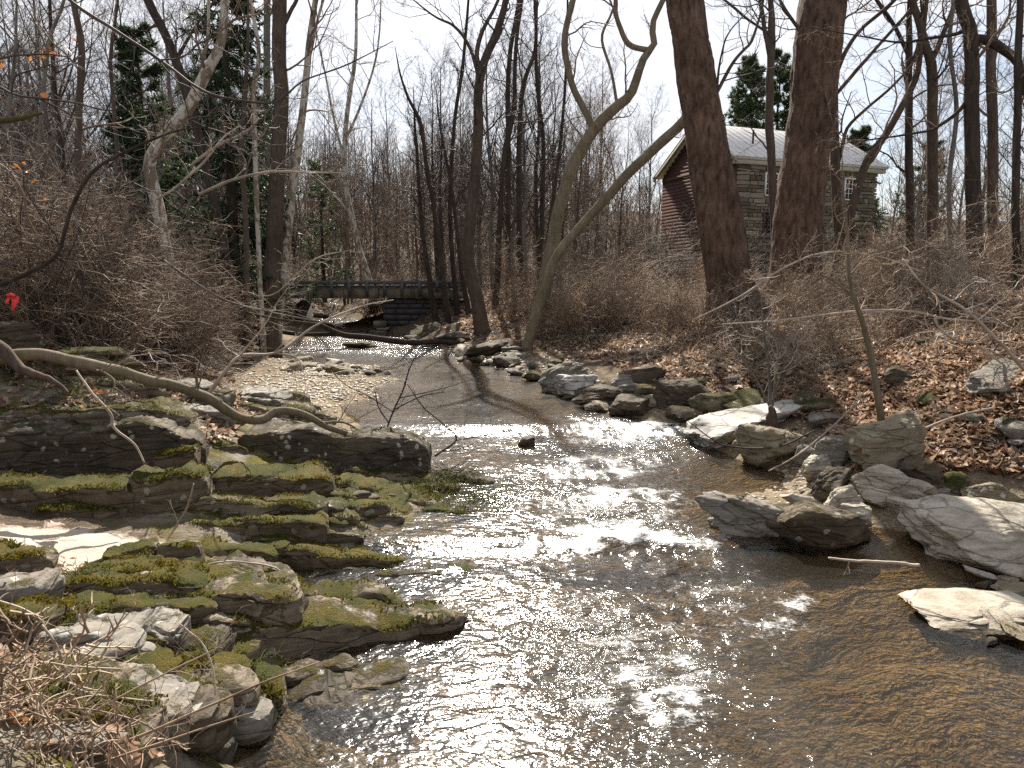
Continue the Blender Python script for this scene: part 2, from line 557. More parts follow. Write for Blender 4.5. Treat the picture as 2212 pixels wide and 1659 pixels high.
M['twig_tan'] = twig_mat('tan_twig', (.165, .115, .08), (.36, .27, .19))
M['leaf'] = leaf_mat('dry_leaf', [(.09, .045, .028), (.25, .145, .09), (.45, .30, .20), (.62, .48, .36)])
M['leaf_red'] = leaf_mat('russet_leaf', [(.12, .045, .022), (.26, .10, .045), (.40, .19, .09)])
M['leaf_orange'] = leaf_mat('orange_leaf', [(.30, .09, .02), (.42, .15, .035), (.5, .22, .06)])
M['needles'] = leaf_mat('pine_needles', [(.018, .04, .02), (.035, .07, .03), (.06, .10, .045)])
M['needles_pine'] = leaf_mat('white_pine_needles', [(.035, .06, .025), (.065, .10, .045), (.11, .15, .075)])
M['grass'] = leaf_mat('new_grass', [(.07, .09, .012), (.13, .15, .025), (.2, .2, .05)])
M['dry_grass'] = leaf_mat('dry_grass', [(.25, .19, .10), (.38, .31, .19), (.5, .43, .3)])

def hash1(*a):
    a = [np.asarray(x).astype(np.int64) for x in np.broadcast_arrays(*a)]
    while len(a) < 3: a.append(np.zeros_like(a[0]))
    return hash3(*a)
# ------------------------------------------------------------------ ground
def edge_mask_gravel(x, y):
    """1 where the ground is gravel or stones at the water, 0 on the leafy banks"""
    h = ground_z(x, y) - water_z(y)
    g = np.clip(1 - (h - .18) / .22, 0, 1) * np.clip((29 - y) / 2, .25, 1)
    bar = at_water(660, 835)
    g = np.maximum(g, np.exp(-(((x - bar[0] + .6) / 2.1) ** 2 + ((y - bar[1]) / 3.2) ** 2) * 1.2))
    return np.clip(g, 0, 1)

def build_ground():
    ys = np.concatenate([np.linspace(-14, 1.2, 26)[:-1], np.geomspace(1.2, 420, 410)])
    s = np.linspace(-1, 1, 351)
    s = np.sign(s) * np.abs(s) ** 1.35
    X = s[None, :] * (9 + np.maximum(ys, 0)[:, None] * 1.0)
    Y = np.repeat(ys[:, None], len(s), 1)
    Z = ground_z(X, Y)
    Z += ridged(xyz(X * 5, Y * 5), 2) * .018 * (Y < 25)
    sand = at_z(170, 1185, .42)
    v = np.stack([X, Y, Z], -1)
    n, m = Z.shape
    i = np.arange(n * m).reshape(n, m)
    q = np.stack([i[:-1, :-1], i[:-1, 1:], i[1:, 1:], i[1:, :-1]], -1)
    gr = edge_mask_gravel(X.ravel(), Y.ravel())
    sa = np.exp(-((((X - sand[0]) / 1.0) ** 2 + ((Y - sand[1]) / .55) ** 2) * 1.1)).ravel()
    lawn = np.clip((Y - 33) / 4, 0, 1) * np.clip((X - 4) / 3, 0, 1) * np.clip((62 - Y) / 8, 0, 1)
    rk = np.zeros_like(X)
    for px, py, zz, rr in ((300, 1300, .4, .8), (520, 1310, .3, .6), (600, 1150, .25, .9), (800, 1090, .2, .8), (450, 1090, .4, .7), (1000, 1080, .05, .6), (200, 1480, .45, .7), (420, 1560, .25, .5), (100, 1620, .5, .6), (200, 900, 1., 1.5), (600, 960, .5, 1.1), (300, 1060, .45, .7), (500, 860, .7, .9), (150, 800, 1.3, 1.3), (970, 985, .3, .6), (870, 1190, .05, .5), (930, 1340, .05, .5), (720, 1420, .05, .5), (1090, 1080, .05, .5), (740, 1215, .05, .5), (620, 1500, .05, .5)):
        c = at_z(px, py, zz)
        rk = np.maximum(rk, np.clip(1.6 - np.hypot(X - c[0], Y - c[1]) / rr, 0, 1))
    Zs = np.floor((Z + .25 * fbm(xyz(X * .9, Y * 2.2), 3)) / .09) * .09
    lay = ridged(xyz(X * 1.2, Y * 7 + .5 * fbm(xyz(X, Y), 2), Z * 14), 3)
    Z = Z + rk * (np.clip(lay, -.6, .6) * .035)
    b = NB('ground_soil')
    ob = b.tc.outputs['Object']
    n1 = b.noise(ob, 1.4, 6, .65)
    n2 = b.noise(ob, 9, 6, .7)
    n3 = b.noise(ob, 60, 4, .7)
    leafy = b.mix(b.rng(n2, .36, .66), (.035, .024, .017), (.115, .08, .056))
    leafy = b.mix(b.rng(n3, .45, .75, 0, .45), leafy, (.23, .17, .12))
    leafy = b.mix(b.rng(n1, .5, .75, 0, .35), leafy, (.08, .075, .03))
    wv = b.n.new('ShaderNodeVectorMath'); wv.operation = 'ADD'
    b.l.new(ob, wv.inputs[0]); b.l.new(b.noise(ob, 2.5, 3, .6, 0., 'Color'), wv.inputs[1])
    vo = b.node('TexVoronoi', Vector=wv.outputs[0], Scale=17., Randomness=1.)
    gcol = b.mix(b.rng(n2, .3, .7), (.13, .10, .06), (.29, .23, .15))
    gcol = b.mix(b.math('MULTIPLY', vo.outputs['Color'], .6), gcol, (.37, .31, .24))
    gcol = b.mix(b.rng(n1, .42, .62, 0, .7), gcol, (.19, .135, .066))
    gcol = b.mix(b.rng(vo.outputs['Distance'], .38, .7, 0, .45), gcol, (.05, .035, .02))
    col = b.mix(b.attr('gravel'), leafy, gcol)
    scol = b.mix(b.rng(n3, .3, .7), (.40, .34, .27), (.52, .46, .38))
    col = b.mix(b.rng(b.math('ADD', b.attr('sand'), b.math('MULTIPLY', b.math('SUBTRACT', n2, .5), .7)), .36, .5), col, scol)
    lcol = b.mix(n2, (.07, .09, .025), (.16, .14, .06))
    col = b.mix(b.math('MULTIPLY', b.attr('lawn'), .8), col, lcol)
    rcol = b.mix(b.rng(b.noise(b.mapping(ob, (1.5, 5, 8)), 1.6, 6, .65), .35, .65), (.09, .075, .055), (.25, .215, .165))
    mcol = b.mix(b.rng(n2, .4, .6), (.055, .065, .012), (.13, .10, .022))
    rcol = b.mix(b.rng(b.noise(ob, 2.4, 6, .66), .46, .58), rcol, mcol)
    col = b.mix(b.math('MULTIPLY', b.attr('bedrock'), b.rng(b.attr('sand'), .3, .5, 1., 0.)), col, rcol)
    h = b.math('ADD', b.math('MULTIPLY', n2, 1.), b.math('MULTIPLY', n3, .5))
    h = b.math('SUBTRACT', h, b.math('MULTIPLY', b.math('MULTIPLY', vo.outputs['Distance'], b.attr('gravel')), .8))
    mat = b.done(col, .9, b.bump(h, .9, .035), .08)
    me = mesh_from('ground', v, q, None, mat, True, {'gravel': ('POINT', gr), 'sand': ('POINT', sa), 'lawn': ('POINT', lawn.ravel()), 'bedrock': ('POINT', rk.ravel())})
    tag(link('ground', me), kind='structure')

# ------------------------------------------------------------------ water
FOAM = [  # picture x, y, half width, half depth in metres, strength, swell
    (1400, 924, 1.25, .55, 1.5, .05), (1300, 950, 1.2, .7, .9, .03), (1330, 1166, .95, .19, 2.3, .05), (1180, 1192, .6, .11, 1.6, .03), (1440, 1150, .35, .16, 1.3, .03),
    (1240, 1110, .5, .35, .8, .04), (1350, 1085, .75, .5, 1.2, .05), (1290, 1010, .9, .6, 1.05, .04), (1250, 1040, .3, .2, 1.0, .03), (1400, 1000, .6, .5, .7, .03), (1722, 1300, .16, .26, 1.0, .05), (1690, 1330, .2, .2, .8, .03),
    (1400, 1490, .26, .14, 1.15, .03), (1330, 1500, .16, .1, .95, .02), (1470, 1462, .25, .16, .8, .03), (1390, 1380, .7, .4, .6, .03), (1560, 1290, .6, .4, .6, .03), (1100, 1500, .13, .1, .85, .02),
    (1450, 1545, .2, .12, 1.0, .02), (1150, 1250, .6, .2, .5, .02), (1620, 1350, .4, .3, .75, .03), (1500, 1230, .5, .25, .55, .03), (700, 757, 2.6, 1.6, .8, .03), (880, 748, 2., 1.2, .65, .03), (760, 730, 1.5, 2., .7, .03),
    (720, 700, 1., 3., .7, .03), (1240, 832, .4, .2, .4, .01), (1180, 1420, .5, .3, .5, .02), (1500, 950, .6, .4, .8, .03), (1050, 960, .7, .25, .5, .02)]

def build_water():
    ys = np.geomspace(2.2, 66, 510)
    m = 290
    xl = np.interp(ys, [2, 3.5, 5, 7, 9, 12, 16, 22, 27, 33, 38, 45, 66], [-3, -2.6, -2.8, -3.0, -2.4, -2.6, -4.6, -7.5, -10.5, -11, -12.2, -14, -24])
    xr = np.interp(ys, [2, 3.5, 5, 7, 9, 12, 16, 22, 27, 33, 38, 45, 66], [6.2, 6.4, 6.4, 5.6, 4.3, 3.9, 3.0, 1.2, -1.4, -5.0, -7.6, -9.6, -17])
    t = np.linspace(0, 1, m)
    X = xl[:, None] + (xr - xl)[:, None] * t[None, :]
    Y = np.repeat(ys[:, None], m, 1)
    Z = water_z(Y)
    foam = np.zeros_like(Z)
    sw = np.zeros_like(Z)
    wx = X + .45 * fbm(xyz(X * 1.7, Y * 2.2, 5), 3) * np.minimum(1, Y / 8) + .16 * fbm(xyz(X * 6, Y * 7, 6), 2)
    wy = Y + .4 * fbm(xyz(X * 1.7, Y * 2.2, 15), 3) * np.minimum(1, Y / 8) + .14 * fbm(xyz(X * 6, Y * 7, 16), 2)
    for px, py, a, c, st, am in FOAM:
        p = at_water(px, py)
        e = np.exp(-((((wx - p[0]) / a) ** 2 + ((wy - p[1]) / c) ** 2)))
        foam = np.maximum(foam, st * e)
        sw = np.maximum(sw, am * e)
    # how restless the surface is: the main tongue, the riffle upstream, calm edges and pool
    tongue = np.interp(Y, [2.5, 4, 5.5, 7, 9, 11.5], [.75, .85, 1.05, 1.0, 1.25, 2.1])
    width = np.interp(Y, [2.5, 4, 5.5, 7, 9, 11.5, 13], [1.1, 1.05, 1.25, 1.15, 1.1, 1.25, 1.0])
    act = np.exp(-((wx - tongue) / width) ** 2 * .9) * np.clip((13.2 - wy) / 1.2, 0, 1) * (.85 + .35 * fbm(xyz(X * .8, Y * .8, 30), 2))
    rif = np.clip((wy - 21.5) / 2.5, 0, 1)
    act = np.clip(np.maximum(act, .9 * rif) * np.clip(.80 + .75 * fbm(xyz(wx * .9 + 5, wy * 1.3, 33), 3), .25, 1.3), 0, 1.15)
    fl = fbm(xyz((wx + .35 * Y) * 1.5, Y * .45, 51), 3)
    act = act * np.where(Y < 12.5, np.clip(.78 + 1.15 * fl, .22, 1.25), 1.)
    lip = np.exp(-((wx - .9) / 1.2) ** 2) * np.exp(-((Y - 6.15) / .38) ** 2)
    act = act * (1 - .7 * lip)
    calm = np.where(Y > 12.5, .10, .17)
    act = np.maximum(act, calm + .08 * fbm(xyz(X * 1.2, Y * .8, 31), 2))
    # slanting currents: ripple crests lie across the flow
    fx, fy = X + .3 * Y, Y - .2 * X
    big = fbm(xyz(fx * 1.0, fy * 1.7), 3)
    mid = ridged(xyz(fx * 2.6 + big * 1.6, fy * 4.6 + big, 4), 3)
    small = ridged(xyz(fx * 7.5 + mid * .8, fy * 11, 8), 3)
    amp = act * np.where(Y > 14, .022, .030)
    Z = Z + big * (amp * 1.1 + .004) + mid * amp * .75 + small * amp * .42
    Z += sw * (ridged(xyz(X * 6, Y * 8, 3), 3) * .6 + .25)
    streak = ridged(xyz(fx * 3.2 + big, fy * 6.5, 40), 3)
    foam = foam * np.clip(.62 + streak * .75, .0, 1.4) + .30 * np.clip(act - .55, 0, 1) * np.clip(streak + .1, 0, 1)
    deep = np.clip((water_z(Y) - ground_z(X, Y)) / .75, 0, 1) ** 1.2
    v = np.stack([X, Y, Z], -1)
    n = len(ys)
    i = np.arange(n * m).reshape(n, m)
    q = np.stack([i[:-1, :-1], i[:-1, 1:], i[1:, 1:], i[1:, :-1]], -1)
    b = NB('stream_water')
    ob = b.tc.outputs['Object']
    mp = b.mapping(ob, (1., 1.7, 1.), (0, 0, .3))
    r1 = b.noise(mp, 5.0, 3, .5, 1.1)
    r2 = b.noise(mp, 12., 2, .5, .9)
    r3 = b.noise(b.mapping(ob, (1., 2.2, 1.), (0, 0, -.15)), 17., 1, .5, .5)
    ra = b.attr('rapid')
    h = b.math('ADD', b.math('MULTIPLY', r1, .66), b.math('MULTIPLY', r2, .26))
    h = b.math('ADD', h, b.math('MULTIPLY', r3, .07))
    nrm = b.node('Bump', Height=h, Distance=.085, Strength=b.rng(ra, 0, 1, .10, 1.)).outputs[0]
    fres = b.node('Fresnel', IOR=1.333, Normal=nrm).outputs[0]
    gl = b.n.new('ShaderNodeBsdfGlossy')
    gl.inputs['Roughness'].default_value = .13
    b.put(gl.inputs['Color'], (1, 1, 1))
    b.l.new(nrm, gl.inputs['Normal'])
    tr = b.n.new('ShaderNodeBsdfTransparent')
    b.put(tr.inputs['Color'], b.mix(b.attr('depth'), (.86, .76, .58), (.16, .115, .06)))
    df = b.n.new('ShaderNodeBsdfDiffuse')
    b.put(df.inputs['Color'], (.125, .12, .105))
    b.l.new(nrm, df.inputs['Normal'])
    body = b.n.new('ShaderNodeMixShader'); b.l.new(b.rng(ra, .1, 1., .03, .42), body.inputs[0])
    b.l.new(tr.outputs[0], body.inputs[1]); b.l.new(df.outputs[0], body.inputs[2])
    surf = b.n.new('ShaderNodeMixShader')
    b.l.new(fres, surf.inputs[0]); b.l.new(body.outputs[0], surf.inputs[1]); b.l.new(gl.outputs[0], surf.inputs[2])
    # froth
    fd = b.n.new('ShaderNodeBsdfPrincipled')
    b.put(fd.inputs['Base Color'], (.86, .87, .87))
    fd.inputs['Roughness'].default_value = .35
    b.l.new(nrm, fd.inputs['Normal'])
    fn = b.noise(mp, 19., 8, .8, 1.2)
    fv = b.node('TexVoronoi', Vector=b.mapping(b.noise(mp, 5., 2, .5, 0., 'Color'), (2, 2, 2)), Scale=4.).outputs['Distance']
    f = b.math('ADD', b.math('MULTIPLY', b.attr('foam'), .72), b.math('MULTIPLY', b.math('SUBTRACT', fn, .5), 2.6))
    f = b.rng(f, .42, 1.12, 0, .92)
    fin = b.n.new('ShaderNodeMixShader')
    b.l.new(f, fin.inputs[0]); b.l.new(surf.outputs[0], fin.inputs[1]); b.l.new(fd.outputs[0], fin.inputs[2])
    mat = b.surface(fin.outputs[0])
    rp = act
    me = mesh_from('water', v, q, None, mat, True, {'foam': ('POINT', foam), 'rapid': ('POINT', rp), 'depth': ('POINT', deep)})
    tag(link('water', me), kind='structure')

build_ground()
build_water()

# ------------------------------------------------------------------ rocks
_ico = {}
def ico(sub):
    if sub not in _ico:
        bm = bmesh.new()
        bmesh.ops.create_icosphere(bm, subdivisions=sub, radius=1)
        v = np.array([p.co[:] for p in bm.verts])
        f = np.array([[q.index for q in p.verts] for p in bm.faces])
        bm.free()
        _ico[sub] = (v, f)
    return _ico[sub]

def unit(v):
    v = np.asarray(v, float)
    return v / (np.linalg.norm(v, axis=-1, keepdims=True) + 1e-9)

def rotm(rx, ry, rz):
    from mathutils import Euler
    return np.array(Euler((rx, ry, rz)).to_matrix())

def rock_shape(seed, dims, sub=4, planes=14, rough=.05, strata=.05, sharp=26., flat_top=0):
    """a faceted stone: rounded intersection of random planes, split along its foliation and weathered"""
    r = np.random.default_rng(seed)
    d, f = ico(sub)
    n = unit(r.normal(size=(planes, 3)))
    n = np.concatenate([n, [[0, 0, 1], [0, 0, -1]]])
    off = np.append(r.uniform(.6, 1.0, planes), [.74, .7])
    if isinstance(flat_top, tuple):
        n = np.concatenate([n, unit(np.array([flat_top[1:]]))]); off = np.append(off, flat_top[0]); flat_top = 0
    if flat_top: n = np.concatenate([n, unit(np.array([[.05, -.12, 1.]]))]); off = np.append(off, flat_top)
    c = np.maximum(d @ n.T, 0.02) / off[None]
    R = 1 / (np.sum(c ** sharp, -1) ** (1 / sharp))
    p = d * R[:, None]
    o = r.uniform(-50, 50, 3)
    tilt = rotm(r.uniform(-.5, .5), r.uniform(-.5, .5), 0)
    p = p + d * (fbm(p * 1.5 + o, 3)[:, None] * .10)
    q = p @ tilt.T
    ang = np.arctan2(q[:, 1], q[:, 0])
    s = q[:, 2] * 5.5 + .5 * vnoise(q * 1.7 + o)
    ly = np.floor(s)
    fr = s - ly
    cell = np.floor(ang * 1.1 + hash1(ly + 40, ly * 0 + seed) * 3)
    lev = hash1(ly + 60, cell + 30, ly * 0 + seed)
    horiz = np.sqrt(np.clip(1 - (d @ tilt.T)[:, 2] ** 2, 0, 1))
    p = p + d * (lev * strata * horiz - np.clip(.14 - np.minimum(fr, 1 - fr), 0, 1) * strata * 3 * horiz)[:, None]
    p = p + d * (fbm(p * 5 + o, 3)[:, None] * rough * 1.3 + ridged(q * np.array([2.5, 2.5, 8.]) - o, 2)[:, None] * .018)
    return p * np.asarray(dims, float) * .5 * 1.18, f

USED = set()
def rock(name, label, px0, px1, py0, py1, mat, depth=None, dk=.8, seed=0, rot=(0, 0, 0), sub=4, strata=.06, planes=14, group=None, cat='rock', sink=.12, flat_top=0, rough=.05):
    """a stone that fills the picture box px0..px1, py0..py1 and stands on the ground there"""
    cx = (px0 + px1) / 2
    if depth is None:
        b = at_ground(cx, py1)
        depth = b[1]
    w = (px1 - px0) / FX * depth * 1.0
    zb = at_depth(cx, py1, depth)[2]
    d2 = depth + w * dk * .35
    zt = at_depth(cx, py0, d2)[2]
    h = max(zt - zb, .08)
    h2 = h * (1 + sink)
    c = at_depth(cx, (py0 + py1) / 2, depth + w * dk * .5)
    c[2] = zt - h2 / 2
    v, f = rock_shape(seed + 100, (w, w * dk, h2), sub, planes=planes, strata=strata, flat_top=flat_top, rough=rough)
    v = v @ rotm(*rot).T
    me = mesh_from(name, v, None, f, M[mat], True, None, None, 38)
    return tag(link(name, me, None, c), label, cat, group)

# right bank, from the big boulder upstream
rock('boulder', 'huge flat-topped pale boulder leaning over the brown shallows at the water', 1902, 2330, 1094, 1276, 'rock_light', dk=.58, seed=41, rot=(0, .06, -.12), sub=6, strata=.018, cat='boulder', sink=.12, planes=15, depth=6.15, flat_top=(.6, -.12, -.36, 1.))
rock('rock', 'dark brown shaded rock leaning beside the huge flat-topped boulder', 1700, 1892, 1098, 1206, 'rock_dark', dk=.55, seed=51, rot=(.1, .2, .15), strata=.02, sub=5, sink=.2, depth=6.6, planes=12)
rock('rock', 'pale upright rock behind the dark brown shaded rock', 1778, 1872, 1046, 1145, 'rock_light', dk=.6, seed=8, sub=5, rot=(.2, -.3, .3))
rock('rock', 'cream slab tilted up behind the pale upright rock', 1850, 1990, 1008, 1095, 'rock_light', dk=.45, seed=9, sub=5, rot=(.5, .35, -.2))
rock('rock', 'broad cream slab lying flat just behind the huge boulder', 1900, 2052, 1078, 1126, 'rock_light', dk=.6, seed=10, rot=(.1, .1, .1), sub=5, strata=.03, sink=.3)
rock('rock', 'grey-brown smooth rock between the leaf slope and the broad cream slab', 1936, 2044, 988, 1074, 'rock_dark', dk=.7, seed=11, sub=5, rot=(0, .5, .3))
rock('rock', 'tall tan rock with a mossy peak at the foot of the leaf slope', 1838, 2006, 908, 1030, 'rock_tan', dk=.6, seed=12, rot=(.1, -.35, .2), sub=5)
rock('rock', 'rounded lavender-grey rock left of the tall mossy-peaked rock', 1758, 1876, 940, 1022, 'rock_grey', dk=.8, seed=13, sub=5)
rock('boulder', 'tan lichen-blotched boulder standing in the gravel by the rapids', 1578, 1734, 914, 1018, 'rock_tan', dk=.8, seed=14, sub=5, cat='boulder')
rock('rock', 'bright white slab at the head of the rapids', 1455, 1668, 890, 950, 'rock_white', dk=.6, seed=15, rot=(.1, -.10, .25), sub=5, planes=11, strata=.08, rough=.07, sink=.3)
rock('rock', 'dark leaning slab below the rounded lavender-grey rock', 1742, 1846, 1014, 1092, 'rock_dark', dk=.5, seed=16, sub=5, rot=(.3, -.5, .2))
rock('rock', 'low wet pale slab lying in the shallows below the huge boulder', 1942, 2226, 1306, 1362, 'rock_light', dk=.75, seed=33, rot=(.04, -.05, .1), flat_top=(.62, 0, -.1, 1.), sink=.55, sub=5, strata=.03, depth=5.05)
rock('rock', 'flat lilac-grey slab at the foot of the leaning sapling', 1744, 1850, 890, 930, 'rock_grey', dk=.8, seed=18, sub=5, flat_top=.6)
rock('rock', 'dark angular slab jutting from the leaf slope beside the sapling', 1906, 1978, 790, 846, 'rock_dark', dk=.9, seed=19, sub=5, rot=(.2, .3, .1), flat_top=.6)
rock('rock', 'long pale slab showing through leaves high on the right slope', 2080, 2240, 800, 850, 'rock_grey', dk=.5, seed=20, sub=5, rot=(.3, -.2, .2))
rock('rock', 'dark upright blocky rock on the far bank of the pool', 1420, 1510, 820, 890, 'rock_dark', dk=.7, seed=21, sub=5)
rock('rock', 'white rounded rock at the pool edge among dark ones', 1204, 1287, 808, 862, 'rock_white', dk=.7, seed=22, sub=5)
rock('rock', 'long grey slab tilted up beside the white rounded rock', 1162, 1275, 786, 846, 'rock_grey', dk=.5, seed=23, sub=5, rot=(.1, -.45, .2), strata=.1)
rock('rock', 'dark wedge-shaped rock in the water below the white rounded rock', 1246, 1356, 836, 882, 'rock_dark', dk=.7, seed=24, sub=5)
rock('rock', 'low black rock at the pool edge left of the blocky rock', 1316, 1410, 862, 904, 'rock_dark', dk=.6, seed=25, sub=5)
rock('rock', 'moss-covered rounded rock left of the bright white slab', 1500, 1600, 848, 910, 'rock_mossy', dk=.8, seed=26, sub=5)
rock('rock', 'small brown rock wedged left of the dark blocky rock', 1380, 1432, 852, 886, 'rock_tan', dk=.8, seed=27, sub=3)
rock('rock', 'black wet stone under the dark blocky rock', 1434, 1512, 878, 916, 'rock_dark', dk=.8, seed=28, sub=3)
rock('rock', 'low mossy stone among leaves above the lilac-grey slab', 1744, 1824, 858, 894, 'rock_mossy', dk=.7, seed=29, sub=3)
rock('rock', 'squat olive stone above the white slab by the leaf slope', 1716, 1760, 838, 886, 'rock_mossy', dk=.8, seed=30, sub=3)
rock('rock', 'yellow-mossed stone under the grey-brown smooth rock', 2040, 2096, 1018, 1070, 'rock_mossy', dk=.8, seed=31, sub=3)
rock('rock', 'grey flat stone beside the long tilted slab on the pool bank', 1318, 1376, 806, 846, 'rock_grey', dk=.8, seed=32, sub=3)
rock('rock', 'brown slab half buried in leaves above the pool stones', 1344, 1436, 790, 836, 'rock_dark', dk=.6, seed=33, rot=(.1, -.2, .1), sub=3)
rock('rock', 'small mossy stone between the wedge rock and the brown slab', 1366, 1424, 832, 862, 'rock_mossy', dk=.8, seed=34, sub=3)
rock('rock', 'long foliated slab pointing left into the rapids', 1560, 1740, 1086, 1164, 'rock_grey', dk=.5, seed=35, rot=(.2, .16, -.25), strata=.10, planes=10, sink=.3, sub=5)
rock('rock', 'narrow grey slab lying on top of the long foliated slab', 1712, 1782, 1072, 1104, 'rock_light', dk=.5, seed=36, rot=(.1, .4, -.2), sub=3)
rock('rock', 'small white-streaked wet rock at the tip of the foliated slab', 1530, 1585, 1118, 1146, 'rock_grey', dk=.8, seed=37, sub=3)
rock('rock', 'black triangular stone standing alone in midstream', 1120, 1154, 944, 968, 'rock_dark', dk=.8, seed=38, sub=3)
rock('rock', 'dark wet rock rising from the riffle under the fallen log', 1004, 1106, 738, 772, 'rock_dark', dk=.7, seed=39, rot=(0, -.2, 0), sub=3)
rock('rock', 'flat mossy rock in the middle of the riffle', 746, 810, 738, 754, 'rock_mossy', dk=.8, seed=40, sub=3)
rock('rock', 'square brown block at the pool edge below the fallen log', 1062, 1112, 768, 798, 'rock_dark', dk=.8, seed=41, sub=3)
rock('rock', 'mossy hump at the water below the square brown block', 1130, 1175, 800, 824, 'rock_mossy', dk=.8, seed=42, sub=3)
rock('rock', 'grey hump of bedrock behind the bent fallen trunk', -60, 100, 690, 780, 'rock_dark', depth=8.5, dk=.8, seed=43, sub=5)
rock('rock', 'mid-grey lumpy rock below the grey bedrock hump', 110, 280, 750, 815, 'ledge', depth=8.2, dk=.6, seed=44, sub=5, strata=.1)
rock('rock', 'angular stone low on the gravel behind the huge boulder', 2142, 2225, 1262, 1300, 'rock_tan', dk=.8, seed=45, sub=3)
rock('rock', 'pale rounded rock stacked on the stones left of the broad cream slab', 1806, 1882, 1088, 1140, 'rock_light', dk=.8, seed=71, depth=6.9, sub=5)
rock('rock', 'tan rounded rock above the huge boulder at the right edge', 2090, 2180, 1040, 1104, 'rock_tan', dk=.8, seed=72, depth=7.4, sub=5)
rock('rock', 'grey blunt rock half sunk in leaves at the right edge over the huge boulder', 2160, 2240, 985, 1060, 'rock_grey', dk=.8, seed=73, depth=7.9, sub=5)
rock('rock', 'pale wedge leaning on the rounded lavender-grey rock', 1730, 1800, 985, 1045, 'rock_light', dk=.6, seed=74, rot=(.2, -.4, .1), sub=5)
rock('rock', 'small grey boulder touching the lichen-blotched boulder on its right', 1716, 1768, 960, 1010, 'rock_grey', dk=.8, seed=75, sub=4)
# smaller stones that nothing tells apart
_rr = np.random.default_rng(21)
def stones(n, boxes, mats, label, group, smin, smax):
    shp = []
    for k in range(6):
        v, f = rock_shape(900 + k + int(smax * 1000), (1, .8, .55), 3 if smax > .15 else 2, strata=.06)
        shp.append((v, f))
    cache = {}
    for i in range(n):
        x0, x1, y0, y1 = boxes[i % len(boxes)]
        for _ in range(12):
            p = at_ground(_rr.uniform(x0, x1), _rr.uniform(y0, y1))
            if ground_z(p[:1], p[1:2])[0] > water_z(p[1]) - .12: break
        k, mt = int(_rr.integers(6)), mats[int(_rr.integers(len(mats)))]
        if (k, mt) not in cache:
            cache[(k, mt)] = mesh_from('stone', shp[k][0], None, shp[k][1], M[mt], True, None, None, 40)
        s = float(_rr.uniform(smin, smax)) * (1 if _rr.random() > .2 else 1.5)
        o = link('stone', cache[(k, mt)], None, (p[0], p[1], p[2] + s * .12))
        o.rotation_euler = tuple(_rr.uniform(-.3, .3, 2)) + (float(_rr.uniform(0, 6.3)),)
        o.scale = (s, s * float(_rr.uniform(.7, 1.2)), s * float(_rr.uniform(.6, 1.1)))
        lk = {'rock_tan': 'tan', 'rock_grey': 'grey', 'rock_light': 'pale', 'rock_dark': 'dark brown', 'rock_mossy': 'mossy'}[mt]
        tag(o, lk + ' ' + label, 'stone', lk + ' ' + group)
stones(60, [(970, 1110, 752, 800), (1080, 1200, 780, 830), (1200, 1500, 830, 890), (880, 1010, 728, 752), (1000, 1120, 755, 790)], ['rock_tan', 'rock_grey', 'rock_light', 'rock_mossy'], 'loose stone along the right edge of the pool', 'stones along the pool edge', .22, .5)
stones(44, [(1640, 1840, 930, 1060), (1720, 1860, 1040, 1090), (1600, 1700, 900, 960), (1880, 2080, 1000, 1090)], ['rock_tan', 'rock_grey', 'rock_light', 'rock_dark'], 'small stone between the boulders of the right bank', 'stones between the boulders', .08, .24)
stones(22, [(600, 830, 782, 806), (560, 760, 786, 806), (690, 850, 792, 812)], ['rock_light', 'rock_grey', 'rock_tan'], 'flat stone on the far end of the gravel bar', 'flat stones on the gravel bar', .14, .38)
stones(26, [(560, 640, 712, 760), (880, 1000, 718, 745), (650, 720, 660, 690)], ['rock_grey', 'rock_tan', 'rock_dark'], 'stone beside the riffle below the bridge', 'stones beside the riffle', .25, .6)
stones(16, [(2090, 2212, 1240, 1330), (2130, 2212, 1350, 1400)], ['rock_tan', 'rock_dark', 'rock_light'], 'rounded stone under the huge boulder', 'stones under the huge boulder', .08, .18)
stones(26, [(1900, 2212, 700, 1000), (1500, 1800, 780, 880)], ['rock_grey', 'rock_dark', 'rock_mossy'], 'stone half buried in the leaves of the right slope', 'stones in the leaf slope', .15, .4)

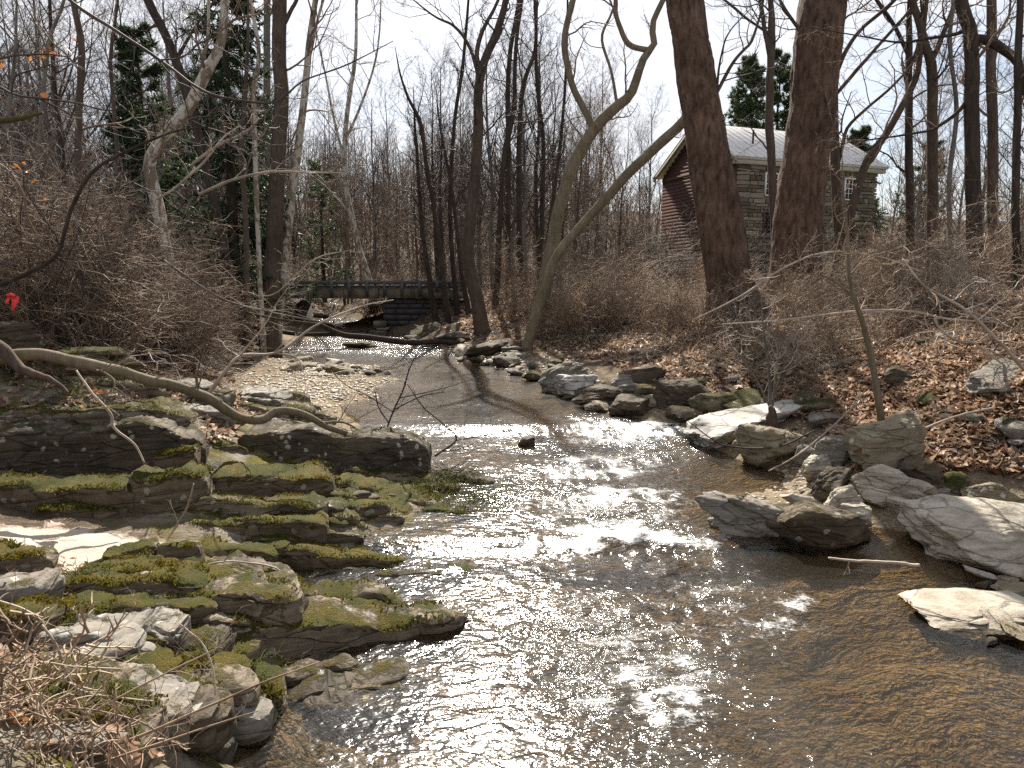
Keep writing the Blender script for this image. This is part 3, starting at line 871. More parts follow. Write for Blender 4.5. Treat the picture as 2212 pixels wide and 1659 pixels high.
# pebbles of the gravel bar and of the gravel between the boulders
def pebbles():
    g = Geo()
    v0, f0 = ico(1)
    r = np.random.default_rng(3)
    def lay(n, x0, x1, y0, y1, s0, s1):
        P = []
        while len(P) < n:
            q = at_ground((x0 + x1) / 2 + r.normal() * (x1 - x0) * .3, (y0 + y1) / 2 + r.normal() * (y1 - y0) * .3)
            if gz1(q[0], q[1]) > water_z(q[1]) - .03 or r.random() < .02: P.append((q[0], q[1], gz1(q[0], q[1])))
        P = np.array(P)
        sc = r.uniform(s0, s1, n)
        dim = r.uniform(.55, 1.1, (n, 1, 3)) * sc[:, None, None] * np.array([1, 1, .6])
        v = v0[None] * (1 + r.uniform(-.15, .15, (n, len(v0), 1))) * dim
        a = r.uniform(0, 6.3, n)
        c, s = np.cos(a)[:, None], np.sin(a)[:, None]
        v = np.stack([v[..., 0] * c - v[..., 1] * s, v[..., 0] * s + v[..., 1] * c, v[..., 2]], -1) + P[:, None, :]
        base = (np.arange(n) * len(v0))[:, None, None]
        g.add(v, None, (f0[None] + base).reshape(-1, 3))
        g.fa.append(np.repeat(r.uniform(0, 1, n), len(f0)))
    lay(2000, 480, 850, 800, 885, .025, .07)
    lay(900, 600, 800, 775, 810, .03, .08)
    lay(1000, 1600, 1860, 930, 1075, .015, .05)
    lay(700, 940, 1200, 745, 830, .04, .10)
    b = NB('pebble')
    cr = b.n.new('ShaderNodeValToRGB')
    for i, c in enumerate([(.17, .13, .09), (.36, .28, .20)]):
        cr.color_ramp.elements[i].color = (*c, 1)
    e = cr.color_ramp.elements.new(.5); e.color = (.27, .235, .185, 1)
    b.l.new(b.attr('tint'), cr.inputs[0])
    m = b.done(cr.outputs[0], .6, None, .4)
    me = g.mesh('pebbles', m, True, None, {'tint': ('FACE', np.concatenate(g.fa))})
    tag(link('pebbles', me), kind='stuff')
pebbles()
# ------------------------------------------------------------------ bedrock ledges of the left bank
def slab_geo(A, B, zb, hl, hr, dl, dr, seed, notch=.04, n=54, k=34, end=.12, lean=.0, moss=False):
    """one bed of rock between picture points A and B of its front foot; h and d are its heights and depths in metres at both ends"""
    r = np.random.default_rng(seed + 500)
    a, b = at_z(A[0], A[1], zb), at_z(B[0], B[1], zb)
    o = r.uniform(-60, 60, 3)
    ax = b - a
    L = np.linalg.norm(ax[:2])
    ux = np.array([ax[0], ax[1], 0]) / L
    uy = np.array([-ux[1], ux[0], 0])
    t = np.linspace(0, 1, n)
    tt = .5 - .5 * np.cos(np.clip(t, 0, 1) * math.pi) * (1 - .0)
    t = .6 * t + .4 * tt
    th = np.arange(k) * 2 * math.pi / k
    e = .22
    cy = np.sign(np.cos(th)) * np.abs(np.cos(th)) ** e
    cz_ = np.sign(np.sin(th)) * np.abs(np.sin(th)) ** e
    tap = np.minimum(1, np.minimum(t, 1 - t) / end + .02) ** .42
    h = (hl + (hr - hl) * t) * (1 + .16 * fbm(xyz(t * 4, o[0]), 2))
    d = (dl + (dr - dl) * t) * (1 + .18 * fbm(xyz(t * 4, o[1]), 2))
    hh = h * (.35 + .65 * tap)
    dd = d * (.25 + .75 * tap)
    wob = fbm(xyz(t * 3.2 * L, o[2]), 3) * .12
    ly = (dd[:, None] * .5) * (cy[None, :]) + (d * .5)[:, None] + wob[:, None]
    sink = .14
    lz = (hh + sink)[:, None] * .5 * (cz_[None, :]) + ((hh + sink) * .5 - sink)[:, None]
    ly = ly + lean * lz
    P = a[None, None, :] + ux * (t * L)[:, None, None] + uy * ly[..., None] + np.array([0, 0, 1.]) * lz[..., None]
    nrm = uy * cy[None, :, None] + np.array([0, 0, 1.]) * cz_[None, :, None] + ux * ((t - .5) * 2)[:, None, None] ** 7
    nrm = unit(np.broadcast_to(nrm, P.shape))
    q = P + o
    tz = np.array([.9, 2.2, 13.])
    wv = fbm(q * np.array([1.1, 1.6, 1.1]), 2)
    s = (P[..., 2] * 13. + wv * 1.1 + r.uniform(0, 9))
    ly = np.floor(s)
    fr = s - ly
    along = np.broadcast_to((t * L)[:, None], s.shape)
    cell = np.floor(along * (1.6 + .5 * hash1(ly + 99, ly * 0 + seed)) + 3 * hash1(ly + 70, ly * 0 + seed) + .25 * wv)
    lev = hash1(ly + 50, cell + 50, ly * 0 + seed)
    side = np.clip(np.abs(nrm[..., 1]) * 1.2, 0, 1)
    topm = np.clip(nrm[..., 2], 0, 1)
    P = P + nrm * ((lev * notch * .75 - np.clip(.16 - np.minimum(fr, 1 - fr), 0, 1) * notch * 3.2) * side)[..., None]
    # the top breaks into plates at slightly different heights
    pc = fbm(q * np.array([1.3, 2.6, .1]), 2)
    P[..., 2] += (np.floor(pc * 6) / 6 * .10 + hash1(cell + 11, np.floor(P[..., 1] * 4.), ly * 0 + seed) * .018) * topm
    P = P + nrm * (fbm(q * 3.1, 4)[..., None] * .045 + ridged(q * np.array([4., 9., 16.]), 2)[..., None] * .010 + fbm(q * 12, 2)[..., None] * .010)
    i = np.arange(n * k).reshape(n, k)
    f = np.stack([i[:-1, :], i[1:, :], np.roll(i, -1, 1)[1:, :], np.roll(i, -1, 1)[:-1, :]], -1)
    g = Geo()
    g.add(P, f)
    c0 = g.n
    g.add(np.stack([P[0].mean(0), P[-1].mean(0)]))
    j = np.arange(k)
    g.t.append(np.stack([np.full(k, c0), np.roll(j, -1), j], -1)[:, ::-1])
    j2 = j + (n - 1) * k
    g.t.append(np.stack([np.full(k, c0 + 1), np.roll(j2, -1), j2], -1))
    if moss:
        up = (nrm[..., 2] > .72) & (fbm(q * 2.6, 3) > .02)
        up[:2] = False; up[-2:] = False
        MOSS_P.append(P[up])
    return g, (a + b) / 2

_sid = [0]
MOSS_P = []
def ledge(name, label, slabs, cat='rock ledge'):
    root = None
    for sl in slabs:
        A, B, zb, hl, hr, dl, dr, mat = sl[:8]
        kw = sl[8] if len(sl) > 8 else {}
        _sid[0] += 1
        g, c = slab_geo(A, B, zb, hl, hr, dl, dr, _sid[0], moss=mat in ('ledge_mossy', 'ledge'), **kw)
        if root is None:
            root = empty(name, c, label, cat)
            c0 = c
        link('slab', g.mesh('slab', M[mat], True, c0, None, 36), root)
    return root

ledge('rock_ledge', 'dark tapering bedrock ledge pointing into the water, layered mossy beds behind it', [
    ((380, 1474), (1022, 1364), -.02, .40, .10, .62, .3, 'ledge', dict(notch=.05, n=80)),
    ((860, 1352), (1012, 1346), -.02, .10, .04, .3, .2, 'ledge_dark'),
    ((98, 1360), (445, 1356), .34, .13, .13, .5, .5, 'ledge_mossy'),
    ((110, 1326), (640, 1318), .32, .12, .10, .5, .45, 'ledge'),
    ((85, 1296), (430, 1294), .37, .12, .12, .45, .4, 'ledge_mossy'),
    ((290, 1302), (632, 1300), .27, .15, .12, .4, .4, 'ledge'),
    ((150, 1268), (420, 1262), .36, .09, .10, .35, .3, 'ledge_mossy'),
    ((430, 1275), (610, 1282), .18, .18, .08, .5, .4, 'ledge_dark'),
])
ledge('rock_ledge', 'row of pale broken blocks below the layered mossy beds', [
    ((138, 1416), (300, 1412), .30, .20, .18, .3, .3, 'rock_grey', dict(end=.05)),
    ((292, 1412), (392, 1410), .29, .19, .18, .35, .3, 'rock_grey', dict(end=.05)),
    ((150, 1452), (300, 1448), .27, .14, .13, .3, .3, 'ledge'),
    ((300, 1450), (470, 1452), .16, .17, .14, .5, .4, 'ledge_dark'),
    ((140, 1494), (270, 1492), .24, .14, .13, .3, .3, 'rock_grey', dict(end=.05)),
])
ledge('rock_ledge', 'moss-capped block at the left edge under hanging twigs', [
    ((-90, 1456), (97, 1452), .36, .24, .24, .4, .4, 'ledge_mossy', dict(end=.05)),
    ((-90, 1390), (100, 1384), .50, .14, .14, .35, .35, 'ledge_mossy', dict(end=.05)),
    ((-40, 1330), (85, 1325), .48, .16, .14, .3, .3, 'rock_grey'),
    ((-80, 1250), (95, 1245), .46, .13, .12, .3, .3, 'ledge'),
])
ledge('rock_ledge', 'low mossy ledge with grass tufts at the waterline, bottom corner', [
    ((420, 1580), (615, 1552), -.02, .20, .13, .5, .45, 'ledge_mossy'),
    ((215, 1578), (410, 1566), .20, .15, .13, .4, .4, 'ledge'),
    ((300, 1690), (500, 1662), -.02, .22, .16, .5, .45, 'ledge_dark'),
    ((-90, 1690), (250, 1690), .32, .24, .22, .5, .5, 'ledge_dark'),
    ((-60, 1600), (215, 1594), .40, .18, .16, .4, .4, 'ledge'),
    ((60, 1530), (240, 1525), .34, .16, .14, .35, .3, 'ledge_dark'),
])
ledge('rock_ledge', 'broad mossy ledge stepping down from the sand pocket to the rapids', [
    ((412, 1236), (880, 1232), -.02, .20, .05, .5, .4, 'ledge_mossy'),
    ((560, 1196), (960, 1182), -.01, .16, .05, .4, .4, 'ledge_dark'),
    ((430, 1198), (650, 1186), .10, .14, .12, .35, .3, 'ledge_mossy'),
    ((372, 1172), (700, 1158), .20, .22, .16, .4, .45, 'ledge_mossy'),
    ((400, 1124), (700, 1116), .30, .20, .14, .4, .4, 'ledge'),
    ((590, 1152), (880, 1140), .04, .20, .06, .45, .4, 'ledge_dark'),
    ((610, 1114), (880, 1120), .10, .24, .08, .45, .4, 'ledge_mossy'),
    ((440, 1084), (720, 1068), .33, .26, .18, .5, .5, 'ledge_mossy'),
    ((640, 1066), (940, 1090), .12, .24, .06, .5, .4, 'ledge_mossy'),
    ((730, 1046), (940, 1052), .14, .22, .10, .45, .4, 'ledge'),
    ((840, 1092), (1100, 1102), -.02, .14, .05, .5, .4, 'ledge_mossy'),
    ((930, 1060), (1120, 1056), .0, .14, .06, .5, .5, 'ledge_dark'),
    ((330, 1206), (420, 1202), .38, .06, .08, .25, .25, 'ledge_mossy'),
    ((210, 1200), (330, 1196), .40, .03, .05, .2, .2, 'ledge_mossy'),
])
ledge('rock_ledge', 'thick green moss bank at the foot of the dark overhanging bedrock', [
    ((-90, 1122), (296, 1112), .42, .26, .22, .55, .5, 'ledge_mossy'),
    ((270, 1124), (446, 1112), .34, .42, .40, .6, .55, 'ledge_mossy'),
    ((330, 1022), (420, 1018), .55, .24, .22, .4, .4, 'ledge_mossy'),
    ((60, 1130), (250, 1122), .40, .14, .1, .4, .3, 'ledge_mossy'),
])
ledge('rock_ledge', 'big dark overhanging bedrock with sloping grey top below the bent fallen trunk', [
    ((-120, 1052), (440, 1010), .52, .56, .50, .9, .7, 'ledge_dark', dict(notch=.06, n=80, lean=-.1)),
    ((-120, 950), (400, 934), .88, .34, .28, .9, .8, 'ledge', dict(n=70)),
    ((-120, 884), (330, 872), 1.02, .34, .26, .9, .8, 'ledge', dict(n=70)),
    ((-120, 838), (140, 826), 1.2, .34, .26, .8, .7, 'ledge_dark'),
    ((404, 1004), (446, 1000), .42, .44, .40, .9, .9, 'rock_grey', dict(end=.3)),
    ((120, 836), (420, 850), 1.05, .24, .14, .7, .6, 'rock_grey'),
])
ledge('rock_ledge', 'log-shaped bedrock ledge with pale lichen discs beside the pool', [
    ((470, 1012), (922, 1020), .24, .46, .44, .75, .6, 'ledge_dark', dict(notch=.03, n=80)),
    ((425, 1010), (545, 1006), .34, .30, .22, .5, .5, 'ledge_mossy'),
    ((400, 900), (668, 905), .52, .24, .16, .7, .5, 'ledge'),
    ((380, 862), (600, 872), .72, .20, .14, .7, .6, 'rock_grey'),
    ((560, 910), (670, 900), .40, .20, .12, .6, .5, 'ledge_dark'),
])
rock('rock', 'squarish pale block with an ochre moss cap below the pale broken row', 262, 396, 1398, 1488, 'ledge', dk=.9, depth=4.15, seed=61, sub=5, planes=8, flat_top=.7, rough=.03)

def filler(label, regions, mats, seed, hs=(.06, .16), ws=(.3, .9)):
    r = np.random.default_rng(seed)
    sl = []
    for (n, x0, x1, y0, y1, tilt) in regions:
        for _ in range(n):
            px, py = r.uniform(x0, x1), r.uniform(y0, y1)
            g = at_ground(px, py)
            zb = max(g[2], float(water_z(g[1]))) - .04
            wpx = r.uniform(*ws) * FX / g[1] * .5
            dy = wpx * (tilt + r.uniform(-.03, .03))
            h = r.uniform(*hs)
            sl.append(((px - wpx, py - dy), (px + wpx, py + dy), zb, h, h * r.uniform(.5, 1.), r.uniform(.2, .42), r.uniform(.15, .35), mats[int(r.integers(len(mats)))], dict(n=25, k=18, notch=.03, end=r.uniform(.05, .25))))
    ledge('rock_ledge', label, sl)
filler('thin broken beds filling the layered ledge above the tapering point', [(16, 110, 640, 1258, 1345, .02), (6, 560, 900, 1320, 1345, -.02)], ['ledge', 'ledge_mossy', 'ledge', 'rock_grey'], 1)
filler('jumble of small blocks in the bottom left corner beds', [(14, 90, 440, 1380, 1560, -.02), (12, 60, 480, 1540, 1650, -.03)], ['ledge', 'ledge_dark', 'rock_grey', 'ledge_mossy'], 2, (.05, .10), (.3, .8))
filler('narrow wave-like beds of the broad mossy ledge', [(22, 400, 860, 1075, 1225, .03), (16, 600, 1060, 1030, 1115, .05)], ['ledge_mossy', 'ledge_dark', 'ledge'], 3, (.05, .12), (.35, 1.1))
filler('low dark beds between the moss bank and the log-shaped ledge', [(7, 420, 700, 1015, 1050, .03), (6, 40, 300, 1060, 1115, .0)], ['ledge_mossy', 'ledge_dark'], 4)
filler('grey sloping beds on top of the big dark bedrock', [(16, 20, 420, 835, 935, .02), (12, 400, 680, 850, 920, .04)], ['ledge', 'rock_grey', 'ledge_dark'], 5, (.07, .18), (.4, 1.2))
filler('wet dark beds breaking the surface at the bottom edge', [(5, 620, 800, 1480, 1600, -.12), (4, 700, 1000, 1240, 1262, -.05)], ['ledge_dark'], 6, (.04, .07), (.4, .8))

def moss_cushions():
    r = np.random.default_rng(44)
    P = np.concatenate(MOSS_P)
    P = np.repeat(P, 4, 0)
    n = len(P)
    P = P + r.normal(size=(n, 3)) * np.array([.02, .02, .004])
    d = unit(np.stack([r.normal(size=n) * .6, r.normal(size=n) * .6, np.ones(n)], -1))
    s = unit(np.cross(d, r.normal(size=(n, 3))))
    h = r.uniform(.008, .024, n)[:, None]
    tri = np.stack([P - s * h * .55 - d * .004, P + s * h * .55 - d * .004, P + d * h], -2).reshape(-1, 3)
    m = leaf_mat('moss_fronds', [(.05, .055, .006), (.105, .095, .012), (.19, .14, .02)])
    tint = np.clip(.5 + .55 * fbm(P * 2.2, 3) + r.normal(size=n) * .15, 0, 1)
    me = mesh_from('moss', tri, None, np.arange(n * 3).reshape(-1, 3), m, False, {'tint': ('FACE', tint)})
    tag(link('moss', me), kind='stuff')
moss_cushions()
# ------------------------------------------------------------------ how branches grow
def perp(d, rng):
    r = rng.normal(size=d.shape)
    r -= (r * d).sum(-1, keepdims=True) * d
    return unit(r)

def grow(st, dr, ln, r0, n, rng, wig=.25, up=.05, tip=.25):
    M_ = len(st)
    P = np.empty((M_, n + 1, 3))
    P[:, 0] = st
    d = dr.copy()
    for i in range(n):
        d = unit(d + rng.normal(size=d.shape) * wig + np.array([0, 0, up]))
        P[:, i + 1] = P[:, i] + d * (ln / n)[:, None]
    R = r0[:, None] * np.linspace(1, tip, n + 1)[None, :]
    return P, R

def spawn(P, R, ln, k, rng, t0=.25, t1=1., ang=.9, sda=.2, lr=.5, rr=.6, droop=0., minr=.0):
    M_, n, _ = P.shape
    n -= 1
    ii = np.repeat(np.arange(M_), k)
    t = np.tile((np.arange(k) + .5) / k, M_)
    t = np.clip(t0 + (t1 - t0) * (t + rng.uniform(-.5, .5, len(t)) / k), 0, .999)
    f = t * n
    j = f.astype(int)
    w = (f - j)[:, None]
    st = P[ii, j] * (1 - w) + P[ii, j + 1] * w
    tan = unit(P[ii, j + 1] - P[ii, j])
    a = rng.normal(ang, sda, len(t))[:, None]
    d = unit(tan * np.cos(a) + perp(tan, rng) * np.sin(a) + np.array([0, 0, droop]))
    L = ln[ii] * lr * (1.15 - .7 * t) * rng.uniform(.6, 1.3, len(t))
    rad = np.maximum((R[ii, j] * (1 - w[:, 0]) + R[ii, j + 1] * w[:, 0]) * rr, minr)
    return st, d, L, rad

def crown_geo(g, P, R, ln, rng, levels, sides=(5, 4, 3, 3, 3)):
    """levels: dicts for spawn and grow"""
    for q, lv in enumerate(levels):
        st, d, L, rad = spawn(P, R, ln, lv['k'], rng, lv.get('t0', .2), lv.get('t1', 1.), lv.get('ang', .9), .22, lv.get('lr', .5), lv.get('rr', .6), lv.get('droop', 0), lv.get('minr', .003))
        P, R = grow(st, d, L, rad, lv['n'], rng, lv.get('wig', .22), lv.get('up', .06), lv.get('tip', .3))
        ln = L
        g.tubes(P, R, sides[min(q, len(sides) - 1)])
    return P, R

def smooth_path(pts, n):
    """Catmull-Rom through the rows of pts (any width)"""
    p = np.asarray(pts, float)
    if len(p) == 2:
        t = np.linspace(0, 1, n)[:, None]
        return p[0] * (1 - t) + p[1] * t
    e = np.vstack([2 * p[0] - p[1], p, 2 * p[-1] - p[-2]])
    seg = np.linalg.norm(np.diff(p[:, :3], axis=0), axis=1)
    s = np.concatenate([[0], np.cumsum(seg)])
    t = np.linspace(0, s[-1], n)
    j = np.clip(np.searchsorted(s, t, 'right') - 1, 0, len(p) - 2)
    u = ((t - s[j]) / np.maximum(seg[j], 1e-9))[:, None]
    a, b, c, d = e[j], e[j + 1], e[j + 2], e[j + 3]
    return .5 * (2 * b + (c - a) * u + (2 * a - 5 * b + 4 * c - d) * u ** 2 + (3 * b - a - 3 * c + d) * u ** 3)

def px_path(pix, depth, n=30, jit=0.):
    """picture points (x, y, width[, depth]) to a smooth path with radii"""
    rows = []
    for q in pix:
        y = q[3] if len(q) > 3 else depth
        p = at_depth(q[0], q[1], y)
        rows.append((*p, q[2] / FX * y * .5))
    return np.array(rows)

def limb_mesh(g, rows, n, k, rng, bumpy=.06):
    r = smooth_path(rows, n)
    P, R = r[:, :3], np.maximum(r[:, 3], .002)
    R = R * (1 + bumpy * fbm(xyz(np.arange(n) * .35, rng.uniform(0, 99)), 2))
    wob = np.stack([fbm(xyz(np.arange(n) * .25, rng.uniform(0, 99)), 2) for _ in range(3)], -1)
    P = P + wob * R[:, None] * .35
    g.tubes(P[None], R[None], k, cap=True)
    return P, R

def hand_tree(name, label, pix, depth, bark='bark_dark', twig='twig_dark', limbs=(), extend=5., lean=None, seed=0, k1=10, cl=2.4, cat='tree', group=None, sides=10, to_ground=True, t0=.35, dense=1., flare=1.25, base_y=None):
    rng = np.random.default_rng(seed + 1000)
    rows = px_path(pix, depth)
    if rows[0, 2] > rows[-1, 2]: rows = rows[::-1]
    if to_ground:
        b = rows[0]
        dirn = unit(rows[0, :3] - rows[1, :3])
        g0 = gz1(b[0], b[1])
        if b[2] > g0 - .05:
            dz = b[2] - g0 + .25
            s = min(dz / max(-dirn[2], .35), 6)
            nb = b[:3] + dirn * s
            hv = nb[:2] - b[:2]
            nb[:2] = b[:2] + hv * min(1, .3 * dz / max(np.linalg.norm(hv), 1e-6))
            nb[2] = g0 - .2
            rows = np.vstack([[*nb, b[3] * flare], rows])
        else:
            rows[0, 3] *= flare
    if extend:
        d = unit(rows[-1, :3] - rows[-2, :3]) + np.array([0, 0, .4])
        d = unit(d)
        e1 = rows[-1, :3] + d * extend * .5
        e2 = rows[-1, :3] + unit(d + np.array([0, 0, .3])) * extend
        rows = np.vstack([rows, [*e1, rows[-1, 3] * .65], [*e2, rows[-1, 3] * .2]])
    origin = rows[0, :3].copy()
    root = empty(name, origin, label, cat, group)
    g = Geo()
    P, R = limb_mesh(g, rows, 44, sides, rng)
    link('trunk', g.mesh('trunk', M[bark], True, origin), root)
    tr = [(P, R, t0)]
    for lb in limbs:
        lr_ = px_path(lb, depth)
        # join to the trunk: start at its nearest point
        dd = np.linalg.norm(P - lr_[0, :3], axis=1)
        j = int(np.argmin(dd))
        if dd[j] < 2.5: lr_[0, :3] = P[j]
        dv = unit(lr_[-1, :3] - lr_[-2, :3])
        lr_ = np.vstack([lr_, [*(lr_[-1, :3] + unit(dv + np.array([0, 0, .25])) * extend * .4 + np.array([0, rng.uniform(-.5, .5), 0])), lr_[-1, 3] * .35]])
        lg = Geo()
        P2, R2 = limb_mesh(lg, lr_, 26, max(6, sides - 3), rng)
        link('limb', lg.mesh('limb', M[bark], True, origin), root)
        tr.append((P2, R2, .25))
    if k1:
        cg = Geo()
        for (p, r, a) in tr:
            L = np.array([np.linalg.norm(np.diff(p, axis=0), axis=1).sum()])
            kk = k1 if p is P else max(4, k1 // 2)
            ll = np.array([cl / .55])
            rr = np.minimum(r, .10)
            crown_geo(cg, p[None], rr[None], ll, rng, [
                dict(k=kk, n=9, t0=a, lr=.6, rr=.36, ang=.95, wig=.20, up=.07, minr=.007),
                dict(k=int(6 * dense), n=6, lr=.5, rr=.6, ang=.8, wig=.24, up=.05, minr=.0045),
                dict(k=int(5 * dense), n=3, lr=.5, rr=.65, ang=.75, wig=.28, up=.04, minr=.003)])
        link('crown', cg.mesh('crown', M[twig], True, origin), root)
    return root

def flaky_trunk(rows, origin, mat, seed, n=170, k=64, plates=1.):
    """a thick trunk whose bark stands up in plates"""
    r = smooth_path(rows, n)
    P, R = r[:, :3], r[:, 3]
    tan = unit(np.gradient(P, axis=0))
    u = unit(np.cross(tan, np.array([0, 1., 0])[None]))
    w = np.cross(u, tan)
    a = np.arange(k) * 2 * math.pi / k
    dirs = np.cos(a)[None, :, None] * u[:, None, :] + np.sin(a)[None, :, None] * w[:, None, :]
    s = np.concatenate([[0], np.cumsum(np.linalg.norm(np.diff(P, axis=0), axis=1))])
    q = P[:, None, :] + dirs * R[:, None, None]
    f = np.stack(np.broadcast_arrays(np.cos(a)[None] * 7., np.sin(a)[None] * 7., s[:, None] * 3.2), -1)
    pl = np.floor((fbm(f * .8 + seed, 3) + 1) * 5) / 5 - .9
    disp = pl * .038 * plates + fbm(f * 3 + seed, 2) * .012 * plates + fbm(np.stack(np.broadcast_arrays(np.cos(a)[None] * 1.2, np.sin(a)[None] * 1.2, s[:, None] * .8), -1) + seed, 2) * .06
    flute = np.clip(1 - s / 1.2, 0, 1)[:, None] ** 2 * (.26 + .2 * np.cos(a * 5 + seed)[None])
    q = q + dirs * (disp + flute)[..., None]
    i = np.arange(n * k).reshape(n, k)
    fc = np.stack([i[:-1], np.roll(i, -1, 1)[:-1], np.roll(i, -1, 1)[1:], i[1:]], -1)
    return mesh_from('trunk', q.reshape(-1, 3) - origin, fc, None, mat, True), P, R

def big_sycamore(label, pix, depth, seed, limbs, extend=6):
    rows = px_path(pix, depth)[::-1] if pix[0][1] < pix[-1][1] else px_path(pix, depth)
    g0 = gz1(rows[0, 0], rows[0, 1])
    rows[0, 2] = g0 - .15
    d = unit(rows[-1, :3] - rows[-2, :3])
    bend = unit(np.array([.4, .75, .6]))  # unseen top shaped to lean back, keeps its shadow off the water
    rows = np.vstack([rows, [*(rows[-1, :3] + unit(d + bend * .7) * extend * .35), rows[-1, 3] * .55], [*(rows[-1, :3] + unit(d * .6 + bend) * extend), rows[-1, 3] * .15]])
    o = rows[0, :3].copy()
    root = empty('sycamore_tree', o, label, 'tree')
    me, P, R = flaky_trunk(rows, o, M['bark_flaky'], seed)
    link('trunk', me, root)
    rng = np.random.default_rng(seed)
    cg = Geo()
    for lb in limbs:
        lr_ = px_path(lb, depth)
        j = int(np.argmin(np.linalg.norm(P - lr_[0, :3], axis=1)))
        lr_ = np.vstack([[*(P[j] * .5 + lr_[0, :3] * .5), lr_[0, 3] * 1.2], lr_])
        lg = Geo()
        p2, r2 = limb_mesh(lg, lr_, 26, 8, rng)
        link('limb', lg.mesh('limb', M['bark_brown'], True, o), root)
        crown_geo(cg, p2[None], np.minimum(r2, .04)[None], np.array([2.2]), rng, [dict(k=7, n=7, lr=.5, rr=.45, t0=.2, minr=.005), dict(k=6, n=5, lr=.5, rr=.6, minr=.003)])
    top = (P[-70:][None], np.minimum(R[-70:], .1)[None])
    crown_geo(cg, *top, np.array([7.]), rng, [dict(k=9, n=9, lr=.6, rr=.6, t0=.3, minr=.02), dict(k=6, n=6, lr=.5, rr=.6), dict(k=6, n=4, lr=.5, rr=.6)])
    link('crown', cg.mesh('crown', M['twig_dark'], True, o), root)
    return root

big_sycamore('massive brown flaky-barked trunk left of the other, leaning left before the house', [(1592, 705, 118), (1580, 640, 104), (1556, 481, 92), (1526, 306, 82), (1500, 153, 76), (1480, 0, 72), (1470, -70, 66)], 16.5, 3,
    [[(1540, 210, 9), (1556, 185, 8), (1582, 137, 7), (1610, 105, 6), (1623, 89, 6), (1640, 40, 5), (1653, -20, 4)], [(1545, 200, 6), (1558, 120, 4), (1575, 70, 3), (1620, 20, 2)]])
big_sycamore('massive brown trunk widening to its base, between the leaning giant and the stone wall', [(1706, 668, 122), (1716, 605, 108), (1732, 403, 96), (1758, 202, 92), (1776, 0, 86)], 18.5, 11,
    [[(1735, 70, 8), (1710, 40, 7), (1690, 10, 6), (1670, -30, 5)]])

# picture points: x, y, width; each of these trees is drawn where the photograph has it
hand_tree('bare_tree', 'twin dark thin trunk forking high between the two massive trunks', [(1672, 470, 17), (1664, 282, 17), (1664, 130, 15)], 27, 'bark_brown', 'twig_dark', [[(1664, 135, 12), (1653, 70, 9), (1643, 0, 8)], [(1664, 130, 12), (1670, 60, 11), (1664, 0, 11)], [(1655, 80, 6), (1620, 45, 5), (1566, 0, 5)]], extend=3, seed=19, k1=5)
hand_tree('bare_tree', 'dark trunk with long arching right limbs just right of the widening massive trunk', [(1812, 560, 20), (1808, 484, 20), (1801, 282, 18), (1806, 121, 15), (1815, -5, 13)], 21, 'bark_brown', 'twig_dark', [[(1804, 155, 9), (1830, 105, 9), (1865, 60, 8), (1933, 0, 7)], [(1806, 215, 8), (1840, 165, 8), (1893, 105, 7), (1966, 20, 6)], [(1808, 370, 9), (1820, 310, 8), (1833, 274, 7), (1877, 230, 6), (1941, 173, 5)]], extend=4, seed=20, k1=7)
hand_tree('bare_tree', 'brown trunk slanting up to the right across the stone wall corner', [(1828, 500, 20), (1840, 452, 18), (1873, 351, 16), (1915, 285, 15), (1953, 226, 14), (1982, 160, 12), (1990, 100, 10)], 20, 'bark_brown', 'twig', [], extend=3, seed=21, k1=6)
hand_tree('bare_tree', 'slim straight trunk right of the house with a left fork near the top', [(1968, 540, 17), (1966, 400, 16), (1963, 282, 15), (1963, 110, 13)], 22, 'bark_dark', 'twig_dark', [[(1963, 120, 9), (1935, 60, 8), (1893, 0, 7)], [(1964, 150, 9), (1985, 90, 8), (1996, 0, 8)]], extend=3, seed=22, k1=8)
hand_tree('bare_tree', 'forked brown trunk second to the right of the house, thicker than the slim one', [(2016, 540, 24), (2014, 400, 22), (2013, 161, 20), (1998, 95, 17), (1984, 40, 15), (1968, -10, 14)], 20, 'bark_brown', 'twig_dark', [[(2012, 150, 12), (2030, 90, 11), (2050, 40, 9), (2064, -10, 8)]], extend=4, seed=23, k1=8)
hand_tree('bare_tree', 'stout dark trunk with crooked limbs standing on the right bank top', [(2118, 640, 36), (2106, 520, 32), (2099, 363, 30), (2100, 200, 29), (2094, 80, 27), (2079, -10, 24)], 15, 'bark_dark', 'twig', [[(2098, 75, 22), (2130, 85, 20), (2170, 110, 18), (2200, 145, 17), (2216, 230, 12)], [(2098, 190, 10), (2070, 240, 8), (2030, 270, 7), (1995, 285, 5)], [(2096, 60, 10), (2060, 75, 8), (1990, 85, 6), (1930, 90, 4)]], extend=5, seed=24, k1=16, cl=1.6)
hand_tree('bare_tree', 'straight brown trunk close behind the stout crooked-limbed one', [(2152, 600, 22), (2146, 400, 21), (2144, 200, 20), (2142, -5, 18)], 18, 'bark_brown', 'twig', [], extend=5, seed=25, k1=12)
hand_tree('bare_tree', 'thin dark trunk at the right edge of the view', [(2198, 640, 16), (2194, 420, 16), (2197, 200, 15), (2204, -5, 13)], 13, 'bark_dark', 'twig', [], extend=4, seed=26, k1=14, cl=1.6)
hand_tree('bare_tree', 'slender pale stem between the forked trunk and the stout crooked trunk', [(2056, 560, 11), (2050, 400, 10), (2066, 240, 9), (2052, 100, 8), (2060, -5, 7)], 19, 'bark_grey', 'twig', [], extend=3, seed=27, k1=8)
